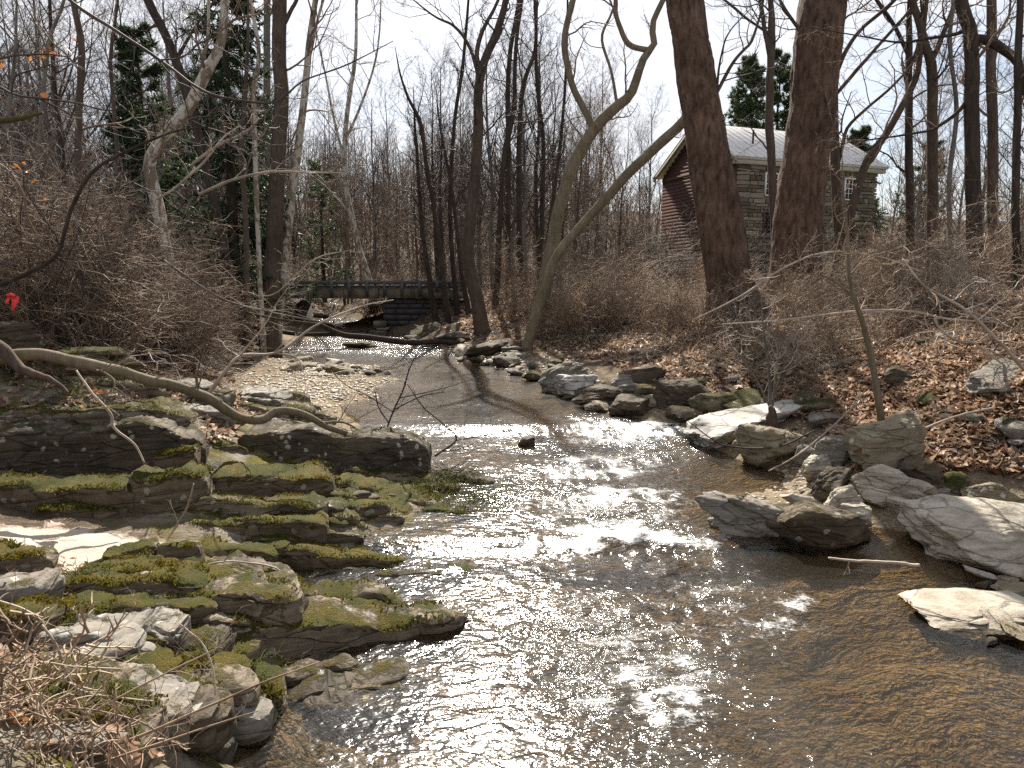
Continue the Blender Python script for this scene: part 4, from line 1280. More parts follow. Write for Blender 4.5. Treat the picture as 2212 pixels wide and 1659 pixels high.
hand_tree('sapling', 'leaning brown sapling rising from the stones at the foot of the leaf slope', [(1902, 908, 17), (1894, 840, 15), (1882, 770, 14), (1866, 705, 12), (1848, 655, 11), (1834, 590, 8), (1830, 500, 6), (1822, 420, 4)], 9.8, 'bark_tan', 'twig_tan', [[(1834, 600, 5), (1870, 560, 4), (1930, 540, 3)], [(1842, 640, 5), (1790, 600, 4), (1740, 590, 3)]], extend=.6, seed=31, k1=9, cl=.9, cat='sapling', sides=8)
hand_tree('sapling', 'multi-stemmed grey sapling growing beside the bright white slab', [(1668, 912, 13), (1664, 850, 7), (1660, 790, 6), (1650, 720, 4), (1646, 660, 3)], 10.6, 'bark_grey', 'twig_pale', [[(1666, 890, 6), (1676, 820, 5), (1680, 740, 3)], [(1666, 890, 5), (1640, 830, 4), (1600, 770, 3)], [(1666, 880, 5), (1690, 800, 3), (1720, 740, 2)]], extend=.4, seed=32, k1=8, cl=.9, cat='sapling', sides=6)
# centre
hand_tree('sycamore_tree', 'greenish contorted sycamore with two upswept curving limbs over the far bank', [(1183, 570, 30), (1189, 537, 28), (1211, 437, 26), (1246, 350, 26), (1285, 280, 25), (1330, 232, 22), (1360, 205, 20), (1380, 150, 17), (1395, 114, 16), (1413, 100, 14), (1411, 52, 12), (1434, -5, 11)], 24, 'bark_tan', 'twig', [[(1285, 275, 15), (1262, 235, 15), (1237, 188, 14), (1224, 140, 14), (1218, 87, 13), (1226, 40, 13), (1240, -5, 12)], [(1395, 116, 12), (1365, 100, 12), (1347, 79, 11), (1332, 35, 10), (1329, -5, 9)], [(1325, 232, 7), (1320, 153, 6), (1300, 84, 6), (1318, 35, 5), (1333, -5, 4)]], extend=3, seed=15, k1=7)
hand_tree('sycamore_tree', 'pale greenish trunk leaning far right behind the massive trunk', [(1195, 570, 20), (1207, 546, 20), (1298, 437, 20), (1360, 376, 22), (1420, 315, 23), (1473, 267, 22), (1492, 230, 20), (1494, 150, 18)], 21, 'bark_tan', 'twig', [], extend=4, seed=16, k1=5)
hand_tree('bare_tree', 'tall dark trunk with pale upper bark near the bridge end', [(1038, 706, 36), (1028, 640, 30), (1013, 554, 26), (1022, 424, 24), (1032, 300, 22), (1034, 200, 20), (1048, 130, 17), (1066, 88, 16), (1086, 30, 14), (1094, -5, 13)], 25, 'bark_brown', 'twig_dark', [[(1030, 160, 10), (1029, 120, 10), (1041, 70, 9), (1062, 30, 7), (1078, -5, 6)], [(1028, 180, 8), (1017, 106, 7), (981, 56, 6), (935, 33, 4)]], extend=4, seed=8, k1=14)
for i, (lab, px) in enumerate([
    ('dark straight trunk close right of the tall pale-topped trunk', [(1075, 600, 13), (1080, 500, 12), (1087, 353, 11), (1108, 247, 10), (1116, 88, 8), (1128, -5, 7)]),
    ('dark straight trunk, second right of the tall pale-topped trunk', [(1098, 600, 13), (1097, 494, 12), (1098, 300, 11), (1099, 141, 10), (1122, -5, 8)]),
    ('dark upright trunk leaning right at its top, left of the contorted sycamore', [(1124, 610, 13), (1122, 494, 12), (1126, 212, 10), (1157, 106, 8), (1155, -5, 6)]),
    ('dark trunk with a kinked top nearest the contorted sycamore base', [(1166, 600, 12), (1169, 494, 11), (1173, 318, 9), (1159, 176, 8), (1160, -5, 6)]),
    ('thin dark trunk rising behind the contorted sycamore forking limbs', [(1188, 480, 8), (1200, 400, 8), (1212, 300, 7), (1222, 160, 6), (1226, -5, 4)]),
    ('slim dark trunk curving left above the bridge end', [(962, 640, 13), (952, 560, 11), (944, 494, 10), (921, 353, 9), (907, 265, 8), (882, 212, 6)]),
    ('slim grey trunk standing between the bridge end and the tall pale-topped trunk', [(985, 650, 12), (978, 560, 10), (972, 430, 9), (982, 265, 8), (1000, 140, 7), (1012, 0, 5)]),
    ('dark leaning trunk beside the abutment', [(935, 655, 14), (925, 590, 11), (912, 500, 9), (905, 400, 8), (898, 300, 6)]),
    ('slim brown trunk leaning left in front of the abutment bank', [(1006, 640, 11), (996, 580, 9), (988, 500, 8), (975, 400, 7), (955, 300, 5)])]):
    hand_tree('bare_tree', lab, px, 29 + (i % 4) * 1.3 if i < 5 else 30 - .5 * (i % 3), 'bark_dark', 'twig_dark', [], extend=3 if i < 5 else 2, seed=40 + i, k1=13, cl=2.2)
# left
hand_tree('sycamore_tree', 'pale leaning sycamore whose slender trunk sways right over the stream beyond the bridge', [(818, 696, 17), (795, 600, 15), (776, 540, 13), (762, 480, 12), (748, 410, 11), (745, 305, 10), (755, 200, 9), (768, 116, 7), (770, -5, 5)], 40, 'bark_pale', 'twig_pale', [[(746, 340, 6), (720, 250, 5), (705, 170, 4), (690, 100, 3)], [(750, 300, 6), (790, 200, 5), (815, 110, 4), (822, 20, 3)], [(760, 460, 5), (700, 400, 4), (660, 370, 3)]], extend=3, seed=50, k1=16, cl=3.2)
hand_tree('sycamore_tree', 'tall thick brown trunk turning pale upward at the left end of the bridge', [(588, 640, 40), (592, 560, 36), (600, 340, 31), (605, 200, 29), (604, -5, 27)], 22, 'bark_brown', 'twig', [[(604, 70, 10), (630, 20, 8), (645, -10, 7)]], extend=6, seed=51, k1=6)
hand_tree('sycamore_tree', 'slim pale trunk leaning right beside the tall thick brown trunk', [(608, 620, 20), (614, 560, 19), (632, 400, 18), (652, 270, 15), (668, 100, 13), (683, -5, 11)], 23, 'bark_pale', 'twig', [[(664, 140, 7), (682, 60, 6), (700, -5, 5)]], extend=5, seed=52, k1=7)
hand_tree('bare_tree', 'grey straight trunk just left of the tall thick brown trunk', [(590, 560, 14), (585, 450, 14), (578, 235, 14), (577, -5, 13)], 26, 'bark_grey', 'twig', [], extend=4, seed=53, k1=7)
hand_tree('bare_tree', 'thin mottled pale stem in front of the dark spruce', [(562, 600, 10), (555, 430, 10), (548, 210, 9), (560, 120, 8), (540, -5, 7)], 20, 'bark_pale', 'twig', [], extend=4, seed=54, k1=7)
hand_tree('sycamore_tree', 'pale mottled limb-like trunk bending up to the right in front of the pines', [(352, 520, 26), (340, 460, 26), (328, 400, 25), (322, 345, 25), (350, 300, 25), (403, 235, 24), (430, 185, 23), (454, 141, 21), (478, 90, 19), (487, -5, 16)], 15.5, 'bark_pale', 'twig', [[(430, 185, 8), (440, 120, 7), (450, 60, 6)]], extend=4, seed=55, k1=5)
hand_tree('bare_tree', 'dark trunk leaning left high behind the pale mottled bending trunk', [(470, 470, 17), (450, 380, 17), (430, 290, 18), (400, 188, 18), (376, 118, 18), (343, 50, 17), (316, -5, 17)], 19, 'bark_dark', 'twig_dark', [[(378, 120, 7), (420, 60, 5), (470, -5, 4)]], extend=4, seed=56, k1=7)
hand_tree('bare_tree', 'thin straight brown trunk at the far left of the pines', [(166, 600, 15), (168, 420, 14), (171, 235, 14), (176, 100, 13), (158, -5, 12)], 13, 'bark_brown', 'twig', [], extend=4, seed=57, k1=9, cl=1.6)
hand_tree('bare_tree', 'grey wavering stem left of the thin straight brown trunk', [(84, 560, 10), (78, 420, 9), (85, 300, 9), (104, 100, 8), (140, -5, 6)], 15, 'bark_grey', 'twig', [], extend=4, seed=58, k1=9)
hand_tree('bare_tree', 'slender grey stem rising at the left edge above the thicket', [(22, 560, 9), (28, 400, 8), (20, 250, 8), (32, 120, 7)], 17, 'bark_grey', 'twig', [], extend=2, seed=59, k1=12)
hand_tree('bare_tree', 'brown sapling-thin trunk before the left pine', [(250, 600, 10), (256, 400, 9), (246, 240, 8), (240, 120, 7), (255, -5, 5)], 17, 'bark_brown', 'twig', [], extend=2, seed=60, k1=10)
hand_tree('bare_tree', 'slim brown stem between the spruce and the tall thick trunk', [(532, 600, 12), (528, 430, 11), (520, 330, 10), (530, 200, 8)], 18, 'bark_brown', 'twig', [], extend=3, seed=61, k1=8)

# ------------------------------------------------------------------ evergreens
def evergreen(name, label, px, py_top, py_base_y, depth, height_px, seed, needles, spread, droop, tiers, per):
    rng = np.random.default_rng(seed)
    top = at_depth(px, py_top, depth)
    base = np.array([top[0], depth, gz1(top[0], depth) - .2])
    H = top[2] - base[2]
    root = empty(name, base, label, 'tree')
    g = Geo()
    n = 16
    z = np.linspace(0, H, n)
    P = np.stack([.1 * fbm(xyz(z * .3, seed), 2), .1 * fbm(xyz(z * .3, seed + 5), 2), z], -1)
    R = np.linspace(.022 * H * .8, .015, n)
    g.tubes(P[None], R[None], 8)
    link('trunk', g.mesh('trunk', M['bark_dark'], True), root)
    zz = np.concatenate([H * (.12 + .88 * ((np.arange(tiers) + rng.uniform(-.3, .3, tiers)) / tiers)) for _ in range(per)])
    zz = np.clip(zz, .1 * H, H * .995)
    m = len(zz)
    a = rng.uniform(0, 6.28, m)
    L = spread * (1.02 - zz / H) ** .75 * rng.uniform(.55, 1.15, m) + .25
    st = np.stack([np.zeros(m), np.zeros(m), zz], -1)
    dr = unit(np.stack([np.cos(a), np.sin(a), np.full(m, .25 - droop)], -1))
    P, R = grow(st, dr, L, np.full(m, .03), 6, rng, .08, .06, .25)
    bg = Geo()
    bg.tubes(P, R, 3)
    st, d, l2, r2 = spawn(P, R, L, 11, rng, .25, 1., .85, .25, .42, .5, -droop * .5, .004)
    P2, R2 = grow(st, d, l2, r2, 2, rng, .12, .0, .4)
    bg.tubes(P2, R2, 3)
    link('branches', bg.mesh('branches', M['twig_dark'], True), root)
    ng = Geo()
    t = rng.uniform(.1, 1, (len(P2), 26)) * 1.999
    j = t.astype(int); w = (t - j)[..., None]
    ii = np.arange(len(P2))[:, None]
    c = P2[ii, j] * (1 - w) + P2[ii, j + 1] * w
    ax = unit(P2[ii, j + 1] - P2[ii, j])
    dd = unit(ax * .8 + rng.normal(size=ax.shape) * .75 + np.array([0, 0, .15 - droop * 1.2]))
    ln = rng.uniform(.13, .30, c.shape[:2])[..., None] * (depth / 45) ** .5 * (1.45 if depth > 60 else 1.)
    sd_ = unit(np.cross(dd, rng.normal(size=dd.shape))) * ln * .115
    tri = np.stack([c - sd_, c + sd_, c + dd * ln], -2).reshape(-1, 3)
    ng.add(tri, None, np.arange(len(tri)).reshape(-1, 3))
    me = ng.mesh('needles', M[needles], False, None, {'tint': ('FACE', rng.uniform(0, 1, len(tri) // 3))})
    link('needles', me, root)

evergreen('pine_tree', 'dark green pine with layered boughs behind the thin trunks on the left', 290, 40, 0, 23.5, 0, 1, 'needles', 1.9, .05, 18, 6)
evergreen('spruce_tree', 'tall black-green drooping spruce behind the pale mottled trunk', 470, -230, 0, 23, 0, 2, 'needles', 2.1, .5, 30, 7)
evergreen('pine_tree', 'broad blue-green pine standing behind the house roof', 1625, 118, 0, 70, 0, 3, 'needles_pine', 5.6, -.05, 18, 9)
evergreen('pine_tree', 'slim green pine between the massive trunks behind the roof', 1688, 100, 0, 74, 0, 4, 'needles_pine', 3.6, -.05, 18, 6)
evergreen('pine_tree', 'small pale green pine right of the house roof end', 1862, 268, 0, 80, 0, 5, 'needles_pine', 4.2, 0., 16, 6)
evergreen('pine_tree', 'dark little pine behind the forked trunk right of the house', 2010, 300, 0, 46, 0, 6, 'needles', 2.6, .1, 14, 3)
evergreen('pine_tree', 'small green pine low behind the slim pale leaning trunk', 690, 330, 0, 52, 0, 7, 'needles_pine', 2.8, .05, 12, 3)

# ------------------------------------------------------------------ the bare wood behind: a few trees copied many times
def wood_model(seed, H, bark, twig):
    rng = np.random.default_rng(seed)
    root = empty('bare_tree', (0, 0, 0), 'x', 'tree')
    z = np.linspace(-.3, H, 18)
    lean = rng.uniform(-.06, .06, 2)
    P = np.stack([lean[0] * z + .25 * fbm(xyz(z * .25, seed * 3.1), 2), lean[1] * z + .25 * fbm(xyz(z * .25, seed * 7.7), 2), z], -1)
    R = np.linspace(H * .0105, .02, 18)
    g = Geo()
    g.tubes(P[None], R[None], 7)
    link('trunk', g.mesh('trunk', M[bark], True), root)
    cg = Geo()
    crown_geo(cg, P[None], np.minimum(R, .12)[None], np.array([H * .62]), rng, [
        dict(k=22, n=9, t0=.22, lr=.55, rr=.45, ang=.7, wig=.13, up=.1, minr=.016),
        dict(k=8, n=6, lr=.5, rr=.6, ang=.72, wig=.2, up=.08, minr=.009),
        dict(k=7, n=4, lr=.5, rr=.65, ang=.7, wig=.25, up=.05, minr=.006),
        dict(k=2, n=2, lr=.7, rr=.7, ang=.6, wig=.25, up=.05, minr=.005)])
    link('crown', cg.mesh('crown', M[twig], True), root)
    return root

WOOD = [wood_model(70, 15, 'bark_grey', 'twig'), wood_model(71, 18, 'bark_dark', 'twig_dark'), wood_model(72, 13, 'bark_brown', 'twig'), wood_model(73, 20, 'bark_grey', 'twig_dark')]
WOOD_LAB = ['grey bare tree with spreading crown', 'dark bare tree with upright crown', 'brown bare tree with low branches', 'tall grey bare tree with dark twigs']
WOOD_GRP = ['grey bare trees', 'dark bare trees', 'brown bare trees', 'tall grey bare trees']
_used = [0, 0, 0, 0]
def put_wood(x, y, k, s, rng):
    loc = (x, y, gz1(x, y) - .1)
    lab, grp = WOOD_LAB[k] + ' ' + WZ, WOOD_GRP[k] + ' ' + WZ
    if not _used[k]:
        o = WOOD[k]
        o.location = loc; o.rotation_euler = (0, 0, rng.uniform(0, 6.3)); o.scale = (s, s, s)
        tag(o, lab, 'tree', grp)
    else:
        copy_tree(WOOD[k], loc, rng.uniform(0, 6.3), s, lab, grp)
    _used[k] += 1
_wr = np.random.default_rng(99)
placed = []
def free(x, y, dmin):
    for a, b in placed:
        if (a - x) ** 2 + (b - y) ** 2 < dmin * dmin: return False
    placed.append((x, y))
    return True
WZ = ''
def wood_band(n, y0, y1, p0, p1, s0, s1, dmin, avoid=(), zone='beyond the bridge'):
    global WZ
    WZ = zone
    c = 0
    for _ in range(n * 30):
        y = math.sqrt(_wr.uniform(y0 * y0, y1 * y1))
        px = _wr.uniform(p0, p1)
        x = (px - 1106) / FX * y
        if any(a < px < b and y < lim for a, b, lim in avoid): continue
        if not free(x, y, dmin): continue
        put_wood(x, y, int(_wr.integers(4)), _wr.uniform(s0, s1), _wr)
        c += 1
        if c >= n: break
AV = [(640, 860, 46), (1360, 1930, 62)]
wood_band(36, 36, 52, 560, 1330, .55, .8, 1.4, AV)
wood_band(70, 50, 100, 380, 1420, .55, 1.0, 2.2, AV, 'in the wood far upstream')
wood_band(36, 24, 62, -250, 560, .55, .85, 2.2, (), 'behind the left thicket')
wood_band(36, 45, 100, -250, 620, .6, 1.05, 2.5, (), 'far behind the left pines')
wood_band(30, 58, 110, 1380, 2500, .45, .7, 2.5, (), 'far behind the stone house')
wood_band(16, 26, 56, 1930, 2480, .5, .8, 2.5, (), 'right of the stone house')

wood_band(40, 30, 60, -150, 620, .5, .8, 1.8, (), 'among the left pines')
# the far wood beyond, which reads as one mass of stems
def distant_wood():
    rng = np.random.default_rng(500)
    g = Geo()
    n = 470
    mid = np.arange(n) < 270
    y = np.where(mid, np.sqrt(rng.uniform(62 ** 2, 125 ** 2, n)), np.sqrt(rng.uniform(75 ** 2, 210 ** 2, n)))
    px = np.where(mid, rng.uniform(520, 1420, n), rng.uniform(-400, 2600, n))
    x = (px - 1106) / FX * y
    ok = ~((px > 1380) & (px < 1950) & (y < 90))
    x, y = x[ok], y[ok]
    n = len(x)
    z = ground_z(x, y)
    H = rng.uniform(8, 15, n) * (1 - .25 * ((x / y > .1) & (y < 160)))
    st = np.stack([x, y, z - .3], -1)
    P, R = grow(st, np.tile([0, 0, 1.], (n, 1)), H, H * .011, 6, rng, .05, .1, .2)
    g.tubes(P, R, 3)
    a, d, l, r = spawn(P, R, H, 13, rng, .2, 1., .7, .2, .40, .6, .0, .02)
    P2, R2 = grow(a, d, l, r, 4, rng, .15, .1, .4)
    g.tubes(P2, R2, 3)
    a, d, l, r = spawn(P2, R2, l, 2, rng, .2, 1., .7, .2, .5, .7, .0, .014)
    P3, R3 = grow(a, d, l, r, 1, rng, .15, .1, .5)
    g.tubes(P3, R3, 3)
    tag(link('distant_wood', g.mesh('distant_wood', M['twig'], True)), kind='stuff')
distant_wood()

def distant_brush():
    rng = np.random.default_rng(501)
    n = 850
    y = np.sqrt(rng.uniform(50 ** 2, 125 ** 2, n))
    px = np.where(np.arange(n) < 480, rng.uniform(560, 1420, n), rng.uniform(-300, 2500, n))
    x = (px - 1106) / FX * y
    z = ground_z(x, y)
    ok = ~((px > 1360) & (px < 1960) & (y < 75)) & (z - water_z(y) > .5)
    st = np.repeat(np.stack([x, y, z - .1], -1)[ok], 8, 0)
    m = len(st)
    a = rng.uniform(0, 6.28, m); s = rng.uniform(.2, 1.2, m)
    P, R = grow(st, unit(np.stack([np.cos(a) * s, np.sin(a) * s, np.ones(m)], -1)), rng.uniform(1.2, 3.6, m), np.full(m, .028), 3, rng, .2, -.03, .4)
    g = Geo()
    g.tubes(P, R, 3)
    tag(link('distant_brush', g.mesh('distant_brush', M['twig'], True)), kind='stuff')
distant_brush()
# ------------------------------------------------------------------ the stone mill house
M['mortar'] = plain('mortar', (.30, .27, .22), .9, .1)
def stone_wall_mat():
    b = NB('wall_stone')
    r = b.rand()
    cr = b.n.new('ShaderNodeValToRGB')
    el = cr.color_ramp.elements
    el.new(.4); el.new(.7)
    for e, c in zip(el, [(.085, .066, .046), (.165, .135, .098), (.215, .18, .135), (.28, .24, .18)]): e.color = (*c, 1)
    b.l.new(r, cr.inputs[0])
    n = b.noise(b.offset(b.tc.outputs['Object']), 5., 5, .65)
    col = b.mix(b.rng(n, .35, .7, 0, .6), cr.outputs[0], (.09, .07, .05))
    return b.done(col, .85, b.bump(n, .6, .02), .2)
M['wall_stone'] = stone_wall_mat()
def siding():
    b = NB('red_brown_siding')
    n = b.noise(b.mapping(b.offset(b.tc.outputs['Object']), (1.2, 1.2, 12)), 2., 5, .6)
    return b.done(b.mix(n, (.055, .029, .024), (.105, .058, .048)), .8, b.bump(n, .3, .01), .2)
M['siding'] = siding()
def tin():
    b = NB('tin_roof')
    ob = b.tc.outputs['Object']
    n = b.noise(b.mapping(b.offset(ob), (1.5, 6, 1.5)), 1.3, 6, .6)
    col = b.mix(b.rng(n, .38, .68), (.66, .64, .62), (.46, .41, .37))
    m = b.done(col, .5, b.bump(n, .15, .01), .5)
    b.p.inputs['Metallic'].default_value = .25
    return m
M['tin'] = tin()
M['cream'] = plain('cream_paint', (.55, .51, .43), .6, .3, .12)
M['weathered'] = plain('weathered_board', (.34, .30, .25), .7, .2, .2)
M['white'] = plain('white_paint', (.74, .72, .68), .5, .4, .08)
def glass():
    b = NB('window_glass')
    return b.done((.02, .022, .026), .06, None, .5)
M['glass'] = glass()

HC = np.array([(1578 - 1106) / FX * 44, 44.0])
HA = math.radians(20.5)
HU = np.array([math.cos(HA), math.sin(HA), 0])
HV = np.array([-math.sin(HA), math.cos(HA), 0])
HL, HW, HE, HZ = 11.0, 8.2, 10.05, 1.9
HO = np.array([HC[0], HC[1], HZ])
HM = np.stack([HU, HV, [0, 0, 1.]], 1)      # house axes to world

def wall_u(px):
    """where the column px meets the front wall"""
    d = ray(px, 500)
    A = np.array([[HU[0], -d[0]], [HU[1], -d[1]]])
    return float(np.linalg.solve(A, -HC)[0])
def wall_z(u, py):
    y = HC[1] + HU[1] * u
    return float(at_depth(1106, py, y)[2]) - HZ

def house():
    root = empty('stone_house', HO, 'old three-storey stone mill house with brown clapboard gable and pale tin roof', 'house')
    root.rotation_euler = (0, 0, HA)
    eh, rh = HE - HZ, 2.75
    g = Geo()
    g.box((0.05, .06, -1), (HL - .05, .5, eh))
    g.box((HL - .5, .5, -1), (HL - .05, HW, eh))
    g.box((.05, HW - .5, -1), (HL - .5, HW, eh))
    link('wall', g.mesh('wall', M['mortar'], False), root)
    rng = np.random.default_rng(12)
    # windows of the front wall
    cols = [wall_u(1660), wall_u(1745), wall_u(1829)]
    rows = [(wall_z(1., 417), wall_z(1., 374)), (wall_z(1., 500), wall_z(1., 459)), (wall_z(1., 585), wall_z(1., 545))]
    wins = [(c - .42, c + .42, z0, z1) for c in cols for z0, z1 in rows]
    # stones: a dozen shapes shared, each its own object near the top, the courses low behind the brush joined
    shapes = []
    for k in range(8):
        bm = bmesh.new()
        bmesh.ops.create_cube(bm, size=1)
        bmesh.ops.bevel(bm, geom=bm.edges[:], offset=.09, segments=1, affect='EDGES')
        for v in bm.verts:
            v.co += Vector(rng.uniform(-.09, .09, 3))
        me = bpy.data.meshes.new('stone')
        bm.to_mesh(me); bm.free()
        me.materials.append(M['wall_stone'])
        shapes.append(me)
    low = Geo()
    z = eh - .03
    count = 0
    while z > -.6:
        h = rng.uniform(.13, .36)
        u = -.02
        while u < HL + .02:
            w = rng.choice([rng.uniform(.2, .5), rng.uniform(.5, 1.15)]) if 0 < u < HL - 1 else rng.uniform(.7, 1.)
            u2 = min(u + w, HL + .02)
            if HL + .02 - u2 < .2: u2 = HL + .02
            zc = z - h / 2
            hit = [q for q in wins if u2 > q[0] - .06 and u < q[1] + .06 and z > q[2] - .1 and z - h < q[3] + .1]
            a, b_ = u, u2
            if hit:
                q = hit[0]
                if a < q[0] - .2: b_ = q[0] - .07
                elif b_ > q[1] + .2: a = q[1] + .07
                else: a = b_
            if b_ - a > .12:
                size = (b_ - a - .045, .2 + rng.uniform(0, .04), h - .045)
                c = ((a + b_) / 2, .04 - rng.uniform(0, .03), zc)
                if count < 296:
                    o = link('stone', shapes[int(rng.integers(8))], root, c)
                    o.scale = size
                    o.rotation_euler = (0, float(rng.uniform(-.07, .07)), 0)
                    count += 1
                else:
                    s = np.array(size)
                    low.box(np.array(c) - s / 2, np.array(c) + s / 2)
            u = u2
        z -= h
    o = link('stonework', low.mesh('stonework', M['wall_stone'], False), root)
    o['kind'] = 'stuff'
    # gable: clapboards laid one over the other
    z = -.2
    while z < eh + rh - .25:
        t = max(0, (z + .1 - eh) / rh)
        a, b_ = HW / 2 * t, HW - HW / 2 * t
        g = Geo()
        v = np.array([[-.03, a + .01, z], [-.03, b_ - .01, z], [.0, b_ - .01, z + .24], [.0, a + .01, z + .24], [.08, a + .01, z], [.08, b_ - .01, z], [.08, b_ - .01, z + .24], [.08, a + .01, z + .24]])
        v[:, 0] -= .03; v[:2, 0] += .017
        g.add(v, [[0, 3, 2, 1], [0, 1, 5, 4], [3, 7, 6, 2], [0, 4, 7, 3], [1, 2, 6, 5]])
        link('plank', g.mesh('plank', M['siding'], False), root)
        z += .225
    g = Geo(); g.box((-.13, .1, eh - .32), (-.065, HW - .1, eh - .12))
    link('trim_board', g.mesh('trim_board', M['siding'], False), root)
    # roof
    rf = Geo()
    ov = .45
    def roof_pt(s, u, up=0.):        # s: 0 at the eave, 1 at the ridge
        return [u, (-ov) + (HW / 2 + ov) * s, eh + .14 + (rh + .0) * s - .0 + up]
    f = (np.array([roof_pt(0, -.55), roof_pt(0, HL + .5), roof_pt(1, HL + .5), roof_pt(1, -.55)]))
    bk = f.copy(); bk[:, 1] = HW - bk[:, 1]
    for s, fl in ((f, 1), (bk, -1)):
        v = np.vstack([s, s - [0, 0, .14]])
        q = [[0, 1, 2, 3], [4, 7, 6, 5], [0, 4, 5, 1], [1, 5, 6, 2], [3, 7, 4, 0]]
        rf.add(v, q if fl > 0 else [p[::-1] for p in q])
    roof = link('roof', rf.mesh('roof', M['tin'], False), root)
    n = 22
    for k in range(n):
        u0 = -.55 + (HL + 1.05) * k / n
        u1 = -.55 + (HL + 1.05) * (k + 1) / n
        p = Geo()
        a = np.array([roof_pt(-.01, u0 + .015, .006), roof_pt(-.01, u1 - .015, .006), roof_pt(1, u1 - .015, .006), roof_pt(1, u0 + .015, .006)])
        p.add(np.vstack([a, a + [0, 0, .02]]), [[4, 5, 6, 7], [0, 4, 7, 3], [1, 2, 6, 5], [0, 1, 5, 4]])
        b2 = np.array([roof_pt(-.01, u1 - .03, .008), roof_pt(-.01, u1 + .01, .008), roof_pt(1, u1 + .01, .008), roof_pt(1, u1 - .03, .008)])
        p.add(np.vstack([b2, b2 + [0, 0, .035]]), [[4, 5, 6, 7], [0, 4, 7, 3], [1, 2, 6, 5], [0, 1, 5, 4]])
        link('panel', p.mesh('panel', M['tin'], False), roof)
    g = Geo(); g.box((-.4, -.36, eh - .26), (HL + .36, -.02, eh + .10)); g.box((-.4, -.46, eh - .02), (HL + .4, -.365, eh + .12))
    link('eave', g.mesh('eave', M['cream'], False), root)
    # raking boards along the gable
    g = Geo()
    for sgn in (0, 1):
        y0, y1 = (-ov, HW / 2) if not sgn else (HW + ov, HW / 2)
        v = []
        for x in (-.52, -.40):
            for (y, zz) in ((y0, eh - .0 + .0), (y1, eh + rh)):
                v += [[x, y, zz - .22], [x, y, zz - .01]]
        g.add(v, [[0, 1, 3, 2], [4, 6, 7, 5], [0, 4, 5, 1], [0, 2, 6, 4], [1, 5, 7, 3]])
    link('rake_board', g.mesh('rake_board', M['weathered'], False), root)
    g = Geo()
    c = np.array(roof_pt(.42, 2.2))
    g.tubes(np.array([[c - [0, 0, .2], c + [0, 0, .85]]]), np.array([[.06, .06]]), 8, cap=True)
    link('vent_pipe', g.mesh('vent_pipe', M['bark_dark'], True), root)
    # windows
    def window(o, ux, w, h, frame, nx=2, ny=4):
        """a sash window whose lower left corner is o, its width along ux"""
        ux = np.array(ux, float); out = np.array([ux[1], -ux[0], 0])
        Mx = np.stack([ux, -out, [0, 0, 1.]], 1)
        def bx(gg, lo, hi):
            gg.box(lo, hi, Mx); gg.v[-1] += np.array(o)
        g = Geo()
        t = .09
        for lo, hi in (((-t, -.05, -.06), (0, .06, h + t)), ((w, -.05, -.06), (w + t, .06, h + t)), ((0, -.05, h), (w, .06, h + t)), ((-.04, -.09, -.14), (w + .04, .055, -.061)), ((0, -.045, h / 2 - .03), (w, .0, h / 2 + .03))):
            bx(g, lo, hi)
        fr = link('window', g.mesh('window', M[frame], False), root)
        mu = Geo()
        for i in range(1, nx + 1):
            x = w * i / (nx + 1)
            bx(mu, (x - .016, -.02, .0), (x + .016, .02, h / 2 - .03)); bx(mu, (x - .016, -.02, h / 2 + .03), (x + .016, .02, h))
        for j in range(ny):
            if j == ny // 2: continue
            zz = h * j / ny
            if j: bx(mu, (0, -.024, zz - .016), (w, .018, zz + .016))
        link('sash', mu.mesh('sash', M['white'] if frame != 'siding' else M['siding'], False), fr)
        for i in range(nx + 1):
            for j in range(ny):
                pg = Geo()
                bx(pg, (w * i / (nx + 1) + .018, .03, h * j / ny + .02), (w * (i + 1) / (nx + 1) - .018, .04, h * (j + 1) / ny - .02))
                link('pane', pg.mesh('pane', M['glass'], False), fr)
        rv = Geo(); bx(rv, (-.02, .065, -.05), (w + .02, .30, h + .05))
        link('reveal', rv.mesh('reveal', M['bark_dark'], False), fr)
    for (a, b_, z0, z1) in wins:
        top = z1 > 5.2
        window((a, -.08, z0), (1, 0, 0), b_ - a, z1 - z0, 'white' if top else 'siding')
    # gable faces -u; a window's width runs along -v there
    window((-.12, HW / 2 - .1, eh + .55), (0, -1, 0), .62, 1.2, 'siding', 1, 4)
    window((-.12, HW / 2 - 1.7, eh - 2.35), (0, -1, 0), .9, 1.45, 'white', 2, 4)
house()

